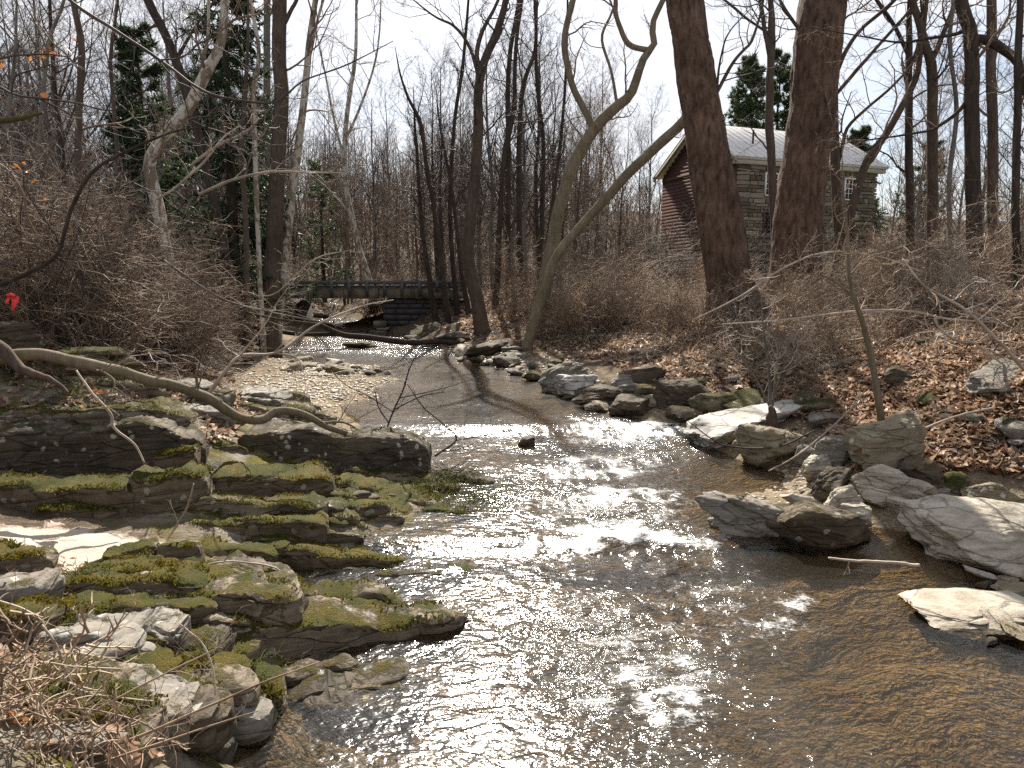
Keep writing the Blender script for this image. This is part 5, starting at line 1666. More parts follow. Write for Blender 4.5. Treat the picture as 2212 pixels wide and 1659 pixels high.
# ------------------------------------------------------------------ the road bridge
M['concrete'] = plain('stained_concrete', (.26, .22, .165), .85, .2, .4, 1.6)
M['rail'] = plain('weathered_rail', (.075, .08, .085), .55, .4, .15)
M['asphalt'] = plain('asphalt', (.07, .07, .07), .9, .2)
def block_mat():
    b = NB('abutment_block')
    n = b.noise(b.offset(b.tc.outputs['Object']), 3., 5, .65)
    return b.done(b.mix(n, (.035, .034, .036), (.10, .095, .09)), .85, b.bump(n, .5, .02), .2)
M['block'] = block_mat()
def bridge():
    Y = 31.0
    X = lambda px: float(at_depth(px, 616, Y)[0])
    Zp = lambda py: float(at_depth(1106, py, Y)[2])
    x0, x1 = X(590), X(972)
    o = np.array([x0, Y, Zp(646)])
    root = empty('road_bridge', o, 'low concrete road bridge with dark guardrail crossing the stream', 'bridge')
    zb, zt = Zp(645), Zp(622.5)
    ztop = Zp(607)
    g = Geo()
    g.box((x0, Y + .01, zb + .12), (x1, Y + 5.6, zt - .06)); link('deck', g.mesh('deck', M['asphalt'], False, o), root)
    n = 5
    for k in range(n):
        a, b_ = x0 + (x1 - x0) * k / n + .012, x0 + (x1 - x0) * (k + 1) / n - .012
        g = Geo(); g.box((a, Y - .16, zb + .02 * (k % 2)), (b_, Y, zt))
        link('beam', g.mesh('beam', M['concrete'], False, o), root)
        g = Geo(); g.box((a, Y + 5.61, zb), (b_, Y + 5.75, zt))
        link('beam', g.mesh('beam', M['concrete'], False, o), root)
    g = Geo(); g.box((x0 - .5, Y - .17, zt + .003), (x1 + .1, Y + .28, zt + .07)); link('kerb', g.mesh('kerb', M['concrete'], False, o), root)
    g = Geo(); g.box((X(957), Y - .2, Zp(645)), (X(1010), Y + .2, Zp(631))); link('wing_cap', g.mesh('wing_cap', M['concrete'], False, o), root)
    for py0, py1 in ((614, 606.5), (619.5, 616.8)):
        for yy in (Y - .24, Y + 5.5):
            g = Geo(); g.box((X(560), yy, Zp(py0)), (X(1030), yy + .09, Zp(py1)))
            g.box((X(560), yy - .03, Zp(py0) + .02), (X(1030), yy - .001, Zp(py0) + .05))
            link('rail', g.mesh('rail', M['rail'], False, o), root)
    for px in list(np.arange(607, 1020, 37.6)):
        xx = X(px)
        g = Geo(); g.box((xx - .06, Y - .3, Zp(641) if px < 940 else Zp(630)), (xx + .06, Y - .245, ztop + .02)); g.box((xx - .02, Y - .244, Zp(641) if px < 940 else Zp(630)), (xx + .02, Y - .17, ztop))
        link('post', g.mesh('post', M['rail'], False, o), root)
        g = Geo(); g.box((xx - .06, Y + 5.6, zt), (xx + .06, Y + 5.66, ztop))
        link('post', g.mesh('post', M['rail'], False, o), root)
    # abutment of dark coursed blocks
    ax0, ax1 = X(826), X(968)
    z0, z1 = float(water_z(31)) - .3, zb - .01
    g = Geo(); g.box((ax0 + .06, Y + .06, z0), (ax1, Y + 5.5, z1)); link('abutment', g.mesh('abutment', M['block'], False, o), root)
    rng = np.random.default_rng(4)
    z = z0
    while z < z1 - .05:
        h = min(rng.uniform(.2, .3), z1 - z)
        u = ax0
        while u < ax1 + .3:
            w = rng.uniform(.35, .7)
            g = Geo(); g.box((u + .012, Y - rng.uniform(0, .05), z + .012), (min(u + w, ax1 + .3) - .012, Y + .055, z + h - .012))
            link('block', g.mesh('block', M['block'], False, o), root)
            u += w
        u = Y + .06
        while u < Y + 5.4:
            w = rng.uniform(.4, .8)
            g = Geo(); g.box((ax0 - rng.uniform(0, .05), u + .012, z + .012), (ax0 + .055, u + w - .012, z + h - .012))
            link('block', g.mesh('block', M['block'], False, o), root)
            u += w
        z += h
    g = Geo()
    g.add([[ax1 + .31, Y, z0], [X(1060), Y + .6, z0], [X(1060), Y + .6, Zp(668)], [ax1 + .31, Y, z1], [ax1 + .31, Y + .4, z0], [X(1060), Y + 1., z0], [X(1060), Y + 1., Zp(668)], [ax1 + .31, Y + .4, z1]],
          [[0, 1, 2, 3], [3, 2, 6, 7], [1, 5, 6, 2], [0, 3, 7, 4]])
    link('wing_wall', g.mesh('wing_wall', M['block'], False, o), root)
    g = Geo(); g.box((X(560) - 3, Y + .5, z0), (X(596), Y + 5.4, zb - .01)); link('far_abutment', g.mesh('far_abutment', M['block'], False, o), root)
    for (a, b_, c, d, e) in ((804, 838, 718, 712, .35), (818, 842, 711, 706, .3), (812, 836, 705, 692, .3)):
        g = Geo(); g.box((X(a), Y - .5 - e, Zp(c)), (X(b_), Y - .06, Zp(d))); link('footing', g.mesh('footing', M['concrete'], False, o), root)
bridge()
# ------------------------------------------------------------------ fallen trunks and sticks
def fallen(name, label, pix, depth, bark, cat, twig=None, forks=(), seed=0, sides=10, k1=0, cl=.8, n=40, bumpy=.08, group=None, leaves=None, minr=.003, wig=.22):
    rng = np.random.default_rng(seed + 300)
    rows = px_path(pix, depth)
    o = rows[0, :3].copy()
    root = empty(name, o, label, cat, group)
    g = Geo()
    P, R = limb_mesh(g, rows, n, sides, rng, bumpy)
    link('stem', g.mesh('trunk', M[bark], True, o), root)
    tr = [(P, R)]
    for f in forks:
        fr = px_path(f, depth)
        j = int(np.argmin(np.linalg.norm(P - fr[0, :3], axis=1)))
        fr[0, :3] = P[j]
        fg = Geo()
        p2, r2 = limb_mesh(fg, fr, 24, max(5, sides - 3), rng, bumpy)
        link('branch', fg.mesh('branch', M[bark], True, o), root)
        tr.append((p2, r2))
    if k1:
        cg = Geo()
        for p, r in tr:
            crown_geo(cg, p[None], np.minimum(r, .02)[None], np.array([cl / .5]), rng, [
                dict(k=k1, n=7, lr=.5, rr=.5, t0=.15, ang=.9, wig=wig, up=.05, minr=minr), dict(k=4, n=4, lr=.5, rr=.6, wig=wig, minr=minr * .7)])
        link('twigs', cg.mesh('twigs', M[twig or bark], True, o), root)
    return root, tr, o

fallen('fallen_tree', 'bent fallen trunk sprawling down over the dark bedrock to the pool', [(-60, 800, 30, 7.0), (35, 766, 27, 7.0), (123, 773, 26, 7.1), (212, 790, 25, 7.2), (300, 815, 24, 7.4), (370, 833, 23, 7.6), (441, 857, 22, 7.9), (512, 901, 20, 8.2), (565, 908, 19, 8.4), (600, 888, 18, 8.5), (653, 894, 16, 8.6), (706, 922, 14, 8.7), (748, 937, 12, 8.8)], 7.5, 'bark_tan', 'fallen tree', 'twig',
       [[(420, 845, 8, 7.9), (424, 815, 6, 7.85), (428, 800, 8, 7.8)], [(690, 912, 7, 8.7), (740, 912, 5, 8.7), (775, 928, 3, 8.8)], [(170, 790, 6, 7.1), (240, 815, 5, 7.1), (246, 850, 3, 7.0)]], seed=1, sides=14, k1=5, cl=.6, n=70)
fallen('fallen_branch', 'thick reddish root-like branch hooking down at the left edge over grey rock', [(-40, 720, 34, 6.8), (0, 755, 30, 6.8), (40, 795, 22, 6.8), (85, 812, 15, 6.8), (120, 825, 10, 6.8), (148, 850, 6, 6.75)], 6.8, 'bark_brown', 'fallen branch', seed=2, sides=10)
fallen('fallen_log', 'dark log lying right across the stream below the bridge', [(557, 656, 7), (607, 672, 8), (672, 692, 9), (731, 720, 12), (787, 727, 13), (885, 739, 13), (950, 737, 13), (1016, 742, 11), (1065, 747, 9)], 24.5, 'bark_dark', 'log', 'twig_dark', [[(731, 722, 10), (660, 724, 10), (577, 712, 9), (500, 700, 7), (400, 668, 5)], [(930, 735, 9), (960, 729, 9), (1020, 733, 9), (1075, 746, 8), (1095, 728, 5)]], seed=3, sides=9, k1=4, cl=1.2)
fallen('fallen_branch', 'pale forked stick propped beside the gravel bar in full sun', [(450, 851, 10, 8.4), (487, 800, 8, 8.4), (522, 768, 7, 8.5), (600, 761, 6, 8.7), (681, 704, 5, 8.8), (780, 662, 3, 9), (850, 648, 2, 9)], 8.4, 'twig_pale', 'fallen branch', 'twig_pale', [[(522, 768, 5, 8.5), (570, 705, 3, 8.4), (600, 652, 2, 8.4), (640, 600, 2, 8.4)], [(600, 761, 4, 8.7), (640, 772, 3, 8.7), (655, 800, 2, 8.6)]], seed=4, sides=7, k1=4, cl=.8)
fallen('fallen_branch', 'dark slim branch rising to the left across the upper stream', [(690, 700, 7, 18), (600, 690, 6, 17), (520, 672, 6, 16), (440, 650, 5, 15), (390, 628, 4, 14)], 17, 'bark_dark', 'fallen branch', 'twig', seed=5, sides=6, k1=6, cl=1.)
fallen('fallen_branch', 'long grey dead branch drooping over the left thicket toward the stream', [(350, 560, 5, 11), (470, 640, 5, 11), (560, 668, 4, 12), (660, 690, 4, 13), (740, 702, 3, 13)], 12, 'bark_grey', 'fallen branch', 'twig', seed=6, sides=6, k1=6, cl=1.)
fallen('seedling', 'dark spindly water-edge seedling standing behind the log-shaped ledge', [(836, 940, 6), (838, 920, 5), (852, 882, 4), (872, 839, 4), (885, 795, 3), (901, 764, 2)], 9.6, 'twig_dark', 'seedling', 'twig_dark', [[(852, 884, 3), (911, 856, 3), (960, 846, 2)], [(880, 868, 3), (960, 838, 2), (1060, 805, 1.5)], [(850, 890, 3), (800, 858, 3), (745, 830, 2), (715, 800, 1.5)], [(842, 915, 4), (818, 880, 3), (810, 845, 2)]], seed=7, sides=6, k1=5, cl=.5)
fallen('fallen_branch', 'thin wiry branch arching down to the twig pile at the ledge tip', [(940, 985, 5), (985, 950, 4), (960, 918, 3), (915, 880, 3), (880, 830, 2)], 9.0, 'twig_dark', 'fallen branch', 'twig_dark', [[(985, 950, 3), (1060, 938, 2), (1125, 925, 1.5)], [(960, 985, 4), (985, 972, 3), (1020, 960, 2)]], seed=8, sides=6, k1=5, cl=.45)
for i, (lab, pts, d) in enumerate([
    ('pale bare stick leaning on the moss bank above the sand', [(360, 1168, 5), (400, 1105, 5), (412, 1070, 4), (418, 1045, 3)], 6.0),
    ('crooked pale stick lying down the front of the grey sloping bedrock', [(165, 800, 4), (200, 850, 5), (240, 895, 6), (246, 925, 6), (290, 960, 5), (312, 1000, 4)], 6.6),
    ('thin forked stick lying over the lower mossy beds', [(390, 1240, 4), (470, 1215, 4), (530, 1215, 4), (598, 1228, 4), (612, 1255, 3)], 5.4),
    ('dark slim stick lying across the sand pocket', [(40, 1222, 4), (120, 1219, 4), (200, 1220, 4), (290, 1216, 3)], 5.6),
    ('grey stick lying along the ledge below the sand pocket', [(120, 1230, 6), (190, 1240, 6), (250, 1238, 5), (320, 1235, 4)], 5.3),
    ('wet branch lying in the shallows against the huge boulder', [(1790, 1205, 5), (1850, 1212, 7), (1920, 1215, 8), (1985, 1222, 9)], 6.2),
    ('long arching twig bridging the lichen-blotched boulder and the lilac slab', [(1660, 1018, 3), (1720, 985, 4), (1800, 920, 4), (1850, 870, 3), (1870, 840, 2)], 8.9),
    ('dead stick lying across the tan boulder toward the water', [(1480, 905, 2), (1540, 950, 3), (1580, 965, 4), (1680, 965, 4), (1760, 930, 4)], 9.2),
    ('pale stick lying in leaves right of the leaning sapling', [(1940, 955, 4), (2010, 920, 5), (2080, 895, 5), (2150, 880, 4)], 8.6),
    ('white weathered limb curving over the leaf slope below the stout trunk', [(2020, 680, 5), (2026, 705, 5), (2065, 735, 6), (2105, 742, 5), (2170, 790, 4)], 9.4),
    ('long slanting dead branch reaching down the right slope', [(1950, 560, 4), (2000, 620, 5), (2080, 665, 6), (2150, 730, 7), (2215, 800, 8)], 8.8),
    ('pale long branch lying level over the brush below the widening massive trunk', [(1560, 700, 3), (1700, 690, 4), (1850, 672, 5), (1960, 672, 5), (2060, 690, 4), (2212, 700, 3)], 11.0),
    ('whitish arched cane springing from beside the widening massive trunk', [(1500, 690, 3), (1600, 640, 4), (1700, 575, 4), (1790, 545, 4), (1900, 555, 3), (2000, 590, 2)], 11.5)]):
    fallen('stick', lab, pts, d, 'twig_pale' if i not in (3, 7) else 'twig_dark', 'stick', 'twig_pale' if i > 8 else 'twig', seed=20 + i, sides=6, k1=(8 if i > 8 else 2), cl=.6 if i > 8 else .25)

fallen('stump', 'short broken reddish stump beside the multi-stemmed grey sapling', [(1670, 918, 24), (1668, 900, 21), (1667, 886, 18), (1664, 876, 8)], 10.3, 'bark_brown', 'stump', seed=40, sides=9, n=14, bumpy=.25)
def twig_pile():
    c = at_depth(968, 992, 8.9)
    c[2] = max(gz1(c[0], c[1]), float(water_z(c[1]))) + .02
    root = empty('twig_pile', c, 'pile of dark drifted twigs caught at the end of the log-shaped ledge', 'twig pile')
    r = np.random.default_rng(9)
    for k in range(46):
        a = r.uniform(-.7, .9) + (3.14 if r.random() < .5 else 0)
        st = np.array([[r.normal(0, .14), r.normal(0, .08), abs(r.normal(0, .05))]])
        P, R = grow(st, unit(np.array([[math.cos(a), math.sin(a), r.uniform(-.05, .5)]])), np.array([r.uniform(.15, .5)]), np.array([r.uniform(.004, .009)]), 5, r, .16, 0, .4)
        g = Geo(); g.tubes(P, R, 4)
        link('twig', g.mesh('twig', M['twig_dark' if k % 3 else 'twig'], True), root)
twig_pile()

# ------------------------------------------------------------------ leaves as a shape
def leaf_tris(n, rng, size, P, flat=.5, up=None):
    """n curled leaves at P; returns vertices, triangles and a tint per triangle"""
    s = size[:, None, None]
    base = np.array([[0, -.5, 0], [-.30, .02, .11], [.30, .02, .11], [0, .04, -.05], [0, .55, .10]])
    v = base[None] * s
    curl = rng.uniform(-.2, 1.4, (n, 1))
    v[..., 2] = v[..., 2] * curl * 1.4 + (v[..., 1] ** 2 / s[..., 0]) * rng.uniform(-1., 1.4, (n, 1))
    v[..., 0] *= rng.uniform(.6, 1.25, (n, 1))
    a = rng.uniform(0, 6.283, n); b = rng.normal(0, flat, n); c = rng.normal(0, flat, n)
    ca, sa, cb, sb, cc, sc = np.cos(a), np.sin(a), np.cos(b), np.sin(b), np.cos(c), np.sin(c)
    Rz = np.zeros((n, 3, 3)); Rz[:, 0, 0] = ca; Rz[:, 0, 1] = -sa; Rz[:, 1, 0] = sa; Rz[:, 1, 1] = ca; Rz[:, 2, 2] = 1
    Rx = np.zeros((n, 3, 3)); Rx[:, 0, 0] = 1; Rx[:, 1, 1] = cb; Rx[:, 1, 2] = -sb; Rx[:, 2, 1] = sb; Rx[:, 2, 2] = cb
    Ry = np.zeros((n, 3, 3)); Ry[:, 1, 1] = 1; Ry[:, 0, 0] = cc; Ry[:, 0, 2] = sc; Ry[:, 2, 0] = -sc; Ry[:, 2, 2] = cc
    v = np.einsum('nij,nkj->nki', Rx @ Ry @ Rz, v) + P[:, None, :]
    f = np.array([[0, 3, 1], [0, 2, 3], [1, 3, 4], [3, 2, 4]])
    t = (f[None] + (np.arange(n) * 5)[:, None, None]).reshape(-1, 3)
    return v.reshape(-1, 3), t, np.repeat(rng.beta(1.9, 1.15, n), 4)

def litter():
    rng = np.random.default_rng(31)
    g = Geo()
    def lay(n, px0, px1, y0, y1, s0, s1, side, hmin=.22, lift=.03):
        y = rng.uniform(y0, y1, n * 2)
        px = rng.uniform(px0, px1, n * 2)
        x = (px - 1106) / FX * y
        z = ground_z(x, y)
        h = z - water_z(y)
        clump = fbm(xyz(x * 1.3, y * 1.3, side), 3)
        ok = (h > hmin + .12 * clump) & (clump > rng.uniform(-.9, .35, len(x)) - .25)
        x, y, z = x[ok][:n], y[ok][:n], z[ok][:n]
        m = len(x)
        P = np.stack([x, y, z + rng.uniform(.0, lift, m)], -1)
        v, t, tint = leaf_tris(m, rng, rng.uniform(s0, s1, m), P, .45)
        g.add(v, None, t)
        g.fa.append(tint)
    lay(15000, 1640, 2420, 6.2, 12, .07, .16, 1, .3, .07)
    lay(13000, 1300, 2420, 11, 20, .08, .17, 2, .35, .07)
    lay(7000, 1000, 1700, 18, 30, .10, .19, 3, .3, .05)
    lay(4500, -250, 640, 7.0, 14, .07, .14, 4, .45, .05)
    lay(4500, -250, 640, 13, 28, .10, .18, 5, .4, .05)
    lay(600, -150, 420, 3.0, 5.5, .05, .10, 6, .3, .05)
    lay(3500, 600, 1200, 26, 44, .14, .26, 7, .4, .05)
    lay(1500, 680, 880, 33, 46, .12, .22, 8, .2, .04)
    me = g.mesh('fallen_leaves', M['leaf'], False, None, {'tint': ('FACE', np.concatenate(g.fa))})
    tag(link('fallen_leaves', me), kind='stuff')
litter()

def grass_tufts(name, spots, mat, h0, h1, n, seed, spread=.12):
    rng = np.random.default_rng(seed)
    g = Geo()
    C = np.repeat(np.array(spots), n, 0)
    m = len(C)
    C = C + rng.normal(size=(m, 3)) * np.array([spread, spread, 0])
    d = unit(np.stack([rng.normal(size=m) * .5, rng.normal(size=m) * .5, np.ones(m)], -1))
    P, R = grow(C, d, rng.uniform(h0, h1, m), np.full(m, .0028), 3, rng, .2, -.25, .3)
    g.tubes(P, R, 3)
    k = len(P) * 9
    me = g.mesh(name, M[mat], True, None, {'tint': ('FACE', np.repeat(rng.uniform(0, 1, m), 9))})
    tag(link(name, me), kind='stuff')

def spots_at(px, py, n, sx, sy, rng, dz=0.):
    return [at_ground(px + rng.normal() * sx, py + rng.normal() * sy) + np.array([0, 0, dz]) for _ in range(n)]
_gr = np.random.default_rng(8)
grass_tufts('green_grass', spots_at(1040, 1085, 26, 40, 14, _gr, .06) + spots_at(735, 800, 14, 22, 6, _gr) + spots_at(960, 1060, 16, 40, 10, _gr, .08) + spots_at(1300, 762, 10, 60, 8, _gr) + spots_at(180, 1270, 4, 30, 6, _gr, .1), 'grass', .05, .14, 26, 1)
grass_tufts('green_grass', spots_at(460, 1470, 3, 10, 8, _gr, .2) + spots_at(300, 1560, 3, 30, 10, _gr, .15) + spots_at(560, 1490, 2, 20, 8, _gr, .2), 'grass', .05, .11, 16, 2, .04)
grass_tufts('dry_weeds', spots_at(1560, 760, 60, 130, 40, _gr) + spots_at(1250, 720, 60, 120, 25, _gr) + spots_at(320, 700, 60, 160, 30, _gr) + spots_at(2050, 640, 60, 130, 40, _gr) + spots_at(500, 800, 30, 60, 20, _gr), 'dry_grass', .15, .5, 12, 3, .3)

# ------------------------------------------------------------------ shrubs and brambles
def shrub_model(name, cat, seed, H, stems, mat, spread=.9, k=(9, 5, 0), up=.05, wig=.11, leafy=None, r0=.014, flat=0.):
    rng = np.random.default_rng(seed)
    root = empty(name, (0, 0, 0), 'x', cat)
    st = np.stack([rng.normal(0, .12, stems), rng.normal(0, .12, stems), np.full(stems, -.1)], -1)
    a = rng.uniform(0, 6.28, stems)
    s = rng.uniform(.15, spread, stems)
    d = unit(np.stack([np.cos(a) * s, np.sin(a) * s, np.ones(stems)], -1))
    L = H * rng.uniform(.6, 1.15, stems)
    P, R = grow(st, d, L, np.full(stems, r0) * rng.uniform(.7, 1.3, stems), 11, rng, wig, up, .3)
    g = Geo()
    g.tubes(P, R, 4)
    link('stems', g.mesh('stems', M[mat], True), root)
    cg = Geo()
    lv = [dict(k=k[0], n=8, lr=.62, rr=.62, t0=.08, ang=1.0, wig=.13, up=.01 - flat, minr=.0085), dict(k=k[1], n=5, lr=.52, rr=.7, ang=.85, wig=.17, up=-.01, minr=.006)]
    if k[2]: lv.append(dict(k=k[2], n=2, lr=.5, rr=.7, ang=.8, wig=.2, up=0, minr=.004))
    PP, RR = crown_geo(cg, P, R, L, rng, lv, (3, 3, 3))
    link('twigs', cg.mesh('twigs', M[mat], True), root)
    if leafy:
        m = leafy
        ii = rng.integers(0, len(PP), m)
        v, t, tint = leaf_tris(m, rng, rng.uniform(.05, .10, m), PP[ii, -1], .8)
        lg = Geo(); lg.add(v, None, t)
        link('leaves', lg.mesh('leaves', M['leaf_red'], False, None, {'tint': ('FACE', tint)}), root)
    return root

class Kind:
    def __init__(s, root, label, group):
        s.root, s.label, s.group, s.n = root, label, group, 0
    def put(s, x, y, rz, sc, lift=0., label=None, zone=''):
        lab, grp = s.label + zone, s.group + zone
        loc = (x, y, gz1(x, y) + lift)
        if s.n == 0:
            o = s.root; o.location = loc; o.rotation_euler = (0, 0, rz); o.scale = (sc,) * 3
            tag(o, label or lab, None, grp)
        else:
            copy_tree(s.root, loc, rz, sc, label or lab, grp)
        s.n += 1
KS = [Kind(shrub_model('shrub', 'shrub', 201, 2.7, 12, 'twig', 1.0), 'tangled brown bare shrub', 'tangled brown shrubs'),
      Kind(shrub_model('shrub', 'shrub', 202, 2.4, 13, 'twig_tan', 1.2, flat=.02), 'wide tan bare shrub', 'wide tan shrubs'),
      Kind(shrub_model('shrub', 'shrub', 203, 3.3, 9, 'twig_dark', .7), 'tall dark bare shrub', 'tall dark shrubs'),
      Kind(shrub_model('shrub', 'shrub', 204, 2.2, 9, 'twig_pale', 1.3, k=(8, 5, 0), flat=.03), 'pale wiry bare shrub', 'pale wiry shrubs'),
      Kind(shrub_model('shrub', 'shrub', 205, 1.9, 10, 'twig_tan', .9, k=(9, 5, 0), leafy=200), 'bare shrub with a few russet leaves clinging', 'russet-leaved shrubs')]
KB = [Kind(shrub_model('bramble', 'bramble', 211, 2.0, 9, 'twig_pale', 1.8, k=(6, 3, 0), up=-.10, wig=.10, r0=.009, flat=.04), 'pale arching bramble canes', 'pale brambles'),
      Kind(shrub_model('bramble', 'bramble', 212, 1.6, 11, 'twig_tan', 2.0, k=(6, 4, 0), up=-.12, wig=.12, r0=.008, flat=.05), 'tan arching bramble canes', 'tan brambles')]
_sr = np.random.default_rng(77)
def scatter(n, kinds, wts, y0, y1, pxf, s0, s1, hmin=.5, clear=0., zone=''):
    w = np.array(wts, float); w /= w.sum()
    c = 0
    for _ in range(n * 30):
        y = math.sqrt(_sr.uniform(y0 * y0, y1 * y1))
        a, b = pxf(y) if callable(pxf) else pxf
        px = _sr.uniform(a, b)
        x = (px - 1106) / FX * y
        if gz1(x, y) - water_z(y) < hmin: continue
        kinds[int(_sr.choice(len(kinds), p=w))].put(x, y, _sr.uniform(0, 6.28), _sr.uniform(s0, s1), 0., None, zone)
        c += 1
        if c >= n: break
# left thicket
scatter(22, KS, [4, 3, 2, 2, .4], 12, 20, (330, 520), .5, .85, .55, zone=' on the low bank behind the gravel bar')
scatter(30, KS, [4, 3, 2, 2, .3], 18, 34, (420, 600), .7, 1.1, .45, zone=' beside the tall trunk left of the bridge')
scatter(34, KS, [4, 3, 2, 2, .6], 9.5, 15, (-320, 330), .75, 1.15, .9, zone=' at the front of the left thicket')
scatter(40, KS, [4, 3, 3, 2, .4], 14, 24, (-260, 470), .9, 1.35, .7, zone=' in the middle of the left thicket')
scatter(10, KS, [4, 2, 3, 1, .2], 23, 40, (-200, 560), .9, 1.3, .6, zone=' deep under the left pines')
scatter(16, KB, [1, 1], 8.5, 16, (-250, 420), .8, 1.2, .8, zone=' low along the left thicket edge')
# right bank, low enough to leave the house and the trunks in view
scatter(26, KS, [3, 3, 1, 2, 2], 17, 27, (1100, 1420), .5, .9, .8, zone=' on the right bank of the pool')
scatter(22, KS, [3, 3, 2, 1, 1], 26, 42, (1060, 1420), .75, 1.2, .8, zone=' under the contorted sycamore')
scatter(26, KS, [3, 3, 0, 2, 2], 14.5, 22, (1400, 1900), .35, .6, .9, zone=' around the two massive trunks')
scatter(16, KS, [3, 3, 1, 1, 2], 20, 36, (1400, 1900), .5, .8, .9, zone=' in front of the stone house')
scatter(24, KS, [3, 3, 3, 2, 1], 11, 28, (1880, 2420), .5, 1.0, 1.2, zone=' right of the stone house')
scatter(18, KB, [2, 2], 10, 16, (1560, 2350), .6, 1.0, .7, zone=' on the leaf slope at the right')
scatter(22, KB, [1, 2], 13, 24, (1180, 1900), .6, 1.0, .6, zone=' on the right bank before the house')
scatter(12, KS, [3, 3, 0, 2, 2], 18.5, 23.5, (1120, 1330), .5, .85, .55, zone=' at the foot of the contorted sycamore')
scatter(16, KB, [2, 2], 11, 16, (1480, 1860), .45, .7, .6, zone=' below the two massive trunks')
scatter(10, KS, [2, 3, 0, 3, 2], 11.5, 15.5, (1620, 2300), .35, .55, .9, zone=' on the leaf slope below the massive trunks')
scatter(12, KS, [3, 2, 2, 1, 0], 32, 42, (1400, 1960), .9, 1.25, .9, zone=' close to the stone house')
# beyond the bridge
scatter(12, KS, [3, 2, 3, 1, 0], 38, 62, (560, 1250), .8, 1.3, .5, zone=' beyond the bridge')
scatter(9, KS, [3, 3, 0, 2, 0], 35, 40, (735, 850), .35, .55, .25, zone=' on the bank just under the bridge')
scatter(8, KS, [3, 2, 1, 1, 0], 35, 46, (790, 1000), .7, 1.0, .5, zone=' behind the bridge abutment')
scatter(10, KS, [3, 2, 1, 1, 0], 35, 50, (540, 670), .7, 1.1, .4, zone=' behind the left end of the bridge')

# ------------------------------------------------------------------ branches hanging into the view from the left, close by
def near_branch(name, label, pix, depth, mat, seed, forks=(), k1=5, cl=.5, leaf_at=(), leaf_mat_='leaf_orange', cat='branch'):
    root, tr, o = fallen(name, label, pix, depth, mat, cat, mat, forks, seed=seed, sides=7, k1=k1, cl=cl, n=60, bumpy=.1)
    rng = np.random.default_rng(seed)
    for (px, py, s) in leaf_at:
        p = at_depth(px, py, depth)
        v, t, tint = leaf_tris(1, rng, np.array([s * .75]), p[None], .9)
        me = mesh_from('leaf', v - o, None, t, M[leaf_mat_], False, {'tint': ('FACE', tint)})
        link('leaf', me, root)
    return root
near_branch('hanging_branch', 'long dark bough sagging across the top left in front of the pines', [(100, -60, 7), (151, 0, 7), (235, 57, 7), (319, 111, 6.5), (370, 148, 6), (420, 185, 6), (470, 208, 5), (538, 220, 5), (588, 222, 4), (615, 208, 4), (655, 175, 3.5), (737, 145, 3), (790, 120, 2.5), (850, 88, 1.6)], 5.2, 'twig_dark', 1,
            [[(345, 130, 4), (390, 125, 3.5), (430, 95, 3), (460, 80, 2)], [(450, 200, 4), (480, 245, 3.5), (515, 262, 3), (530, 240, 2)], [(600, 220, 3.5), (575, 290, 4), (570, 320, 3)]], k1=7, cl=.7)
near_branch('arching_stem', 'dark arching stem rising from the left edge over the thicket', [(-40, 640, 10), (0, 615, 9), (60, 590, 9), (118, 556, 8.5), (140, 500, 8), (155, 447, 8), (202, 370, 7), (269, 329, 6), (336, 299, 5), (386, 282, 4), (470, 272, 3), (560, 268, 2)], 5.4, 'bark_dark', 2, [[(118, 558, 4), (165, 562, 3.5), (182, 600, 3), (176, 655, 2.5)]], k1=6, cl=.6)
near_branch('hanging_branch', 'thin dark branch with a curled brown leaf at the left edge', [(-40, 170, 5), (0, 188, 5), (34, 205, 5), (84, 212, 5), (168, 223, 4), (230, 238, 3), (330, 235, 2)], 4.6, 'twig_dark', 3, [[(28, 200, 4), (35, 165, 3.5), (84, 148, 3), (150, 124, 2)], [(84, 212, 4), (130, 235, 4), (157, 251, 3)]], k1=4, cl=.4,
            leaf_at=[(96, 205, .10)], leaf_mat_='leaf_red')
near_branch('hanging_branch', 'thin twig carrying bright orange dead leaves at the top left', [(-40, 140, 4), (20, 122, 4), (70, 118, 3.5), (110, 118, 3), (150, 124, 2.5)], 4.8, 'twig_dark', 4, (), k1=3, cl=.3,
            leaf_at=[(64, 126, .05), (78, 118, .06), (92, 122, .07), (98, 112, .07), (112, 116, .08), (124, 120, .07), (136, 122, .06), (140, 98, .07), (88, 132, .06), (108, 104, .06), (150, 110, .05), (2, 128, .07), (4, 140, .06), (252, 122, .06), (160, 88, .05)])
near_branch('hanging_branch', 'mossy broken limb poking in at the left edge', [(-60, 268, 13), (0, 262, 12), (50, 254, 10), (92, 243, 5)], 6.0, 'bark_moss', 5, (), k1=2, cl=.3)
near_branch('hanging_branch', 'crooked thin branch with a few orange leaves over the left thicket', [(-40, 330, 4), (20, 370, 4), (50, 420, 4), (60, 470, 3), (90, 520, 2)], 6.5, 'twig', 6, (), k1=6, cl=.6,
            leaf_at=[(36, 358, .08), (44, 366, .07), (60, 372, .07), (72, 394, .08), (30, 362, .07), (78, 390, .07), (206, 10 + 374, .06), (96, 430, .07), (52, 352, .05)])
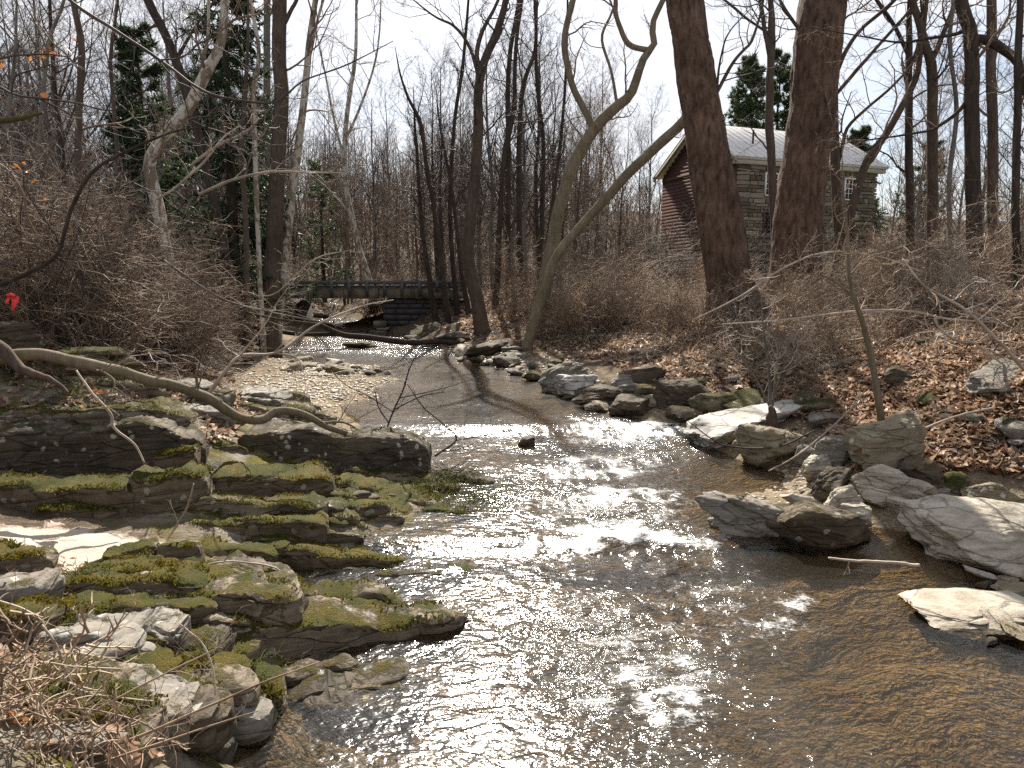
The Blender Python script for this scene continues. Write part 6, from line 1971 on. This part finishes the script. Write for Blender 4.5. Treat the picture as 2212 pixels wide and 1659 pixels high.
# a dozen pale bare limbs that stand out of the thicket
for i, (lab, pts, d) in enumerate([
    ('pale dead limb pointing up right in the left thicket', [(156, 440, 6), (200, 432, 6), (250, 424, 4)], 12),
    ('bleached broken branch leaning across the left pines', [(410, 360, 6), (470, 315, 6), (530, 285, 5), (560, 255, 4)], 13),
    ('long silver branch reaching right across the brown trunks', [(430, 420, 6), (500, 390, 6), (580, 372, 6), (660, 372, 5), (740, 374, 3)], 14),
    ('twisted pale branch sweeping up before the spruce', [(340, 430, 5), (380, 405, 5), (440, 350, 5), (480, 300, 4), (520, 270, 3)], 13.5),
    ('hooked whitish twig above the left thicket', [(300, 270, 4), (318, 285, 4), (322, 310, 3)], 12),
    ('thin silvery branch arching over the thicket toward the bridge', [(560, 640, 3), (600, 630, 3), (680, 560, 3), (760, 540, 2)], 12)]):
    fallen('dead_branch', lab, pts, d, 'twig_pale', 'dead branch', 'twig_pale', seed=60 + i, sides=6, k1=5, cl=.9)

# ------------------------------------------------------------------ bottom left corner: canes, dead twigs and big curled leaves
_cn = np.random.default_rng(5)
for i, (lab, pts, d) in enumerate([
    ('long reddish cane crossing the bottom left corner toward the water', [(-30, 1665, 7), (150, 1640, 7), (300, 1590, 7), (440, 1530, 6), (570, 1474, 5), (640, 1448, 4), (690, 1430, 2.5)], 2.9),
    ('upper reddish cane crossing above the corner leaves', [(-30, 1610, 5), (130, 1572, 5), (250, 1510, 5), (370, 1448, 4), (460, 1405, 3), (500, 1380, 2)], 3.0),
    ('pale bent cane looping down over the corner rocks', [(90, 1350, 5), (125, 1400, 6), (140, 1450, 6), (170, 1490, 6), (240, 1505, 5), (330, 1515, 4)], 3.2),
    ('pale thorny stem standing up from the corner tangle', [(465, 1500, 5), (460, 1445, 4), (440, 1395, 4), (410, 1365, 3), (385, 1345, 2)], 3.3),
    ('thin grey cane across the corner from the left edge', [(-30, 1500, 4), (100, 1465, 4), (180, 1420, 4), (240, 1365, 3), (300, 1300, 2)], 3.1),
    ('lower brown cane along the bottom edge', [(100, 1690, 6), (240, 1640, 6), (330, 1610, 5), (480, 1560, 4), (560, 1535, 2)], 2.75),
    ('straight pale stalk stuck in the corner tangle', [(255, 1600, 4), (254, 1560, 4), (252, 1515, 4)], 2.9),
    ('drooping brown cane at the left edge over the mossy block', [(-30, 1290, 4), (60, 1320, 4), (100, 1360, 3), (85, 1420, 3)], 3.4),
    ('grey cane lying along the left edge rocks', [(-30, 1440, 4), (80, 1430, 5), (160, 1440, 5), (260, 1445, 4)], 3.0),
    ('pale cane slanting from the edge past the squarish block', [(-20, 1560, 4), (60, 1545, 5), (160, 1530, 5), (290, 1555, 4), (370, 1600, 3)], 2.9)]):
    fallen('cane', lab, pts, d, ('twig_tan', 'twig_tan', 'twig_pale', 'twig_pale', 'twig')[i % 5], 'cane', 'twig_tan', seed=80 + i, sides=6, k1=6, cl=.28, minr=.0016)
KC = Kind(shrub_model('bramble', 'bramble', 213, .62, 8, 'twig_tan', 2.0, k=(5, 3, 0), up=-.05, wig=.16, r0=.0035), 'low dead bramble tangle in the bottom left corner', 'corner brambles')
for px, py in ((40, 1560), (130, 1620), (10, 1650), (250, 1660)):
    q = at_z(px, py, .55)
    KC.put(q[0], q[1], _cn.uniform(0, 6), _cn.uniform(.7, 1.1), .12)

def oak_leaf(label, px, py, d, size, rot, mat, group=None):
    n = 26
    t = np.linspace(0, 2 * math.pi, n, endpoint=False)
    y = -np.cos(t) * .5
    w = .3 * np.sin(t) * (1 + .34 * np.cos(9 * t)) * (1.15 - .3 * np.cos(t))
    v = np.stack([w, y, np.zeros(n)], -1)
    c = np.stack([np.zeros(7), np.linspace(-.46, .46, 7), np.zeros(7)], -1)
    allv = np.vstack([v, c]) * size
    rg = np.random.default_rng(int(px * 7 + py))
    allv[:, 2] = np.abs(allv[:, 0]) * rg.uniform(.3, .9) + (allv[:, 1] ** 2) / size * rg.uniform(-.4, 1.6) + fbm(allv / size * 4 + rg.uniform(0, 30), 2) * size * .10
    tr = []
    for i in range(n):
        j = (i + 1) % n
        k = n + int(np.clip(round((y[i] + .46) / .92 * 6), 0, 6))
        k2 = n + int(np.clip(round((y[j] + .46) / .92 * 6), 0, 6))
        tr.append((i, j, k))
        if k2 != k: tr.append((j, k2, k))
    allv = allv @ rotm(*rot).T
    p = at_depth(px, py, d)
    me = mesh_from('oak_leaf', allv, None, tr, M[mat], True, {'tint': ('FACE', np.full(len(tr), rg.uniform(.2, .9)))})
    return tag(link('oak_leaf', me, None, p), label, 'leaf', group)
for i, (lab, px, py, d, s, mt) in enumerate([
    ('largest curled tan oak leaf low in the bottom left corner', 268, 1622, 2.85, .17, 'leaf'),
    ('russet oak leaf standing on edge in the corner tangle', 128, 1605, 2.9, .12, 'leaf_red'),
    ('dark russet leaf curled over at the left edge of the corner', 35, 1560, 3.0, .15, 'leaf_red'),
    ('folded tan leaf above the largest curled leaf', 245, 1580, 2.95, .10, 'leaf'),
    ('small brown leaf hooked on the long reddish cane', 496, 1512, 2.95, .06, 'leaf_red'),
    ('pale crumpled leaf beside the largest curled leaf', 205, 1596, 2.9, .08, 'leaf'),
    ('brown leaf lying at the bottom edge under the canes', 60, 1640, 2.8, .12, 'leaf'),
    ('tan leaf lying on rock near the corner ledge', 330, 1640, 2.9, .09, 'leaf'),
    ('big rust-red leaf lying on the grey sloping bedrock', 385, 1012 - 0, 7.0, .22, 'leaf_red'),
    ('large rust-red leaf under the bent fallen trunk', 378, 1013, 7.05, .01, 'leaf_red')][:8]):
    oak_leaf(lab, px, py, d, s, tuple(_cn.uniform(-.7, .7, 2)) + (float(_cn.uniform(0, 6)),), mt)
for i, (lab, px, py) in enumerate([('big rust-red leaf lying on the grey sloping bedrock', 385, 1022 - 10), ('rust-red leaf caught below the bent fallen trunk', 605, 1072 - 40), ('brown leaf resting on the sand pocket edge', 120, 1135)]):
    pass
r_ = np.random.default_rng(15)
for lab, px, py, s in (('big rust-red leaf lying on the grey sloping bedrock', 215, 850, .20), ('rust-red leaf under the bend of the fallen trunk', 335, 878, .14), ('dark crumpled leaf on the far edge of the sand pocket', 118, 1136, .18), ('brown leaf on the moss-capped left edge block', 30, 905, .14), ('curled tan leaf on the bedrock under the root-like branch', 90, 890, .13)):
    q = at_ground(px, py)
    oak_leaf(lab, px, py, q[1] - .35, s, tuple(r_.uniform(-.5, .5, 2)) + (float(r_.uniform(0, 6)),), 'leaf_red' if 'rust' in lab else 'leaf')

# the red-pink marking ribbon tied in the brush at the left edge
def ribbon():
    b = NB('marking_ribbon')
    m = b.done((.75, .05, .04), .5, None, .3)
    p0 = at_depth(24, 640, 8.6)
    root = empty('marking_ribbon', p0, 'red marking ribbon tied to a twig at the left edge of the thicket', 'ribbon')
    for k, (dx, l, sw) in enumerate(((0, .13, .02), (.045, .17, -.015), (-.05, .09, .03))):
        n = 8
        t = np.linspace(0, 1, n)
        c = np.stack([dx + np.sin(t * 3 + k) * .02 + sw * t, .02 * np.cos(t * 4), -l * t], -1)
        w = np.array([.018, .006, 0])
        v = np.concatenate([c - w, c + w])
        q = [[i, i + 1, n + i + 1, n + i] for i in range(n - 1)]
        link('tail', mesh_from('tail', v, q, None, m, True), root)
    g = Geo(); g.tubes(np.array([[[-.05, 0, .01], [0, 0, .02], [.05, 0, .0]]]), np.array([[.015, .026, .014]]), 7)
    link('knot', g.mesh('knot', m, True), root)
ribbon()

for _ in range(46):  # added wood out of view, cuts sky fill on faces towards the viewer
    WZ = 'unseen behind the viewer'
    y = -_wr.uniform(5, 40); x = _wr.uniform(-38, 38)
    if free(x, y, 2.): put_wood(x, y, int(_wr.integers(4)), _wr.uniform(.6, 1.), _wr)
for _ in range(0):
    y = -_wr.uniform(3.5, 18); x = _wr.uniform(-18, 18)
    KS[int(_wr.integers(5))].put(x, y, _wr.uniform(0, 6.28), _wr.uniform(.9, 1.4), 0., None, ' behind the viewer')
for o in S.objects:
    if o.parent is not None and o.name.split('.')[0] in ('crown', 'twigs', 'needles', 'branches', 'stems', 'leaves'): o['kind'] = 'stuff'
print('TRIANGLES', tri_count(), 'objects', len(S.objects))
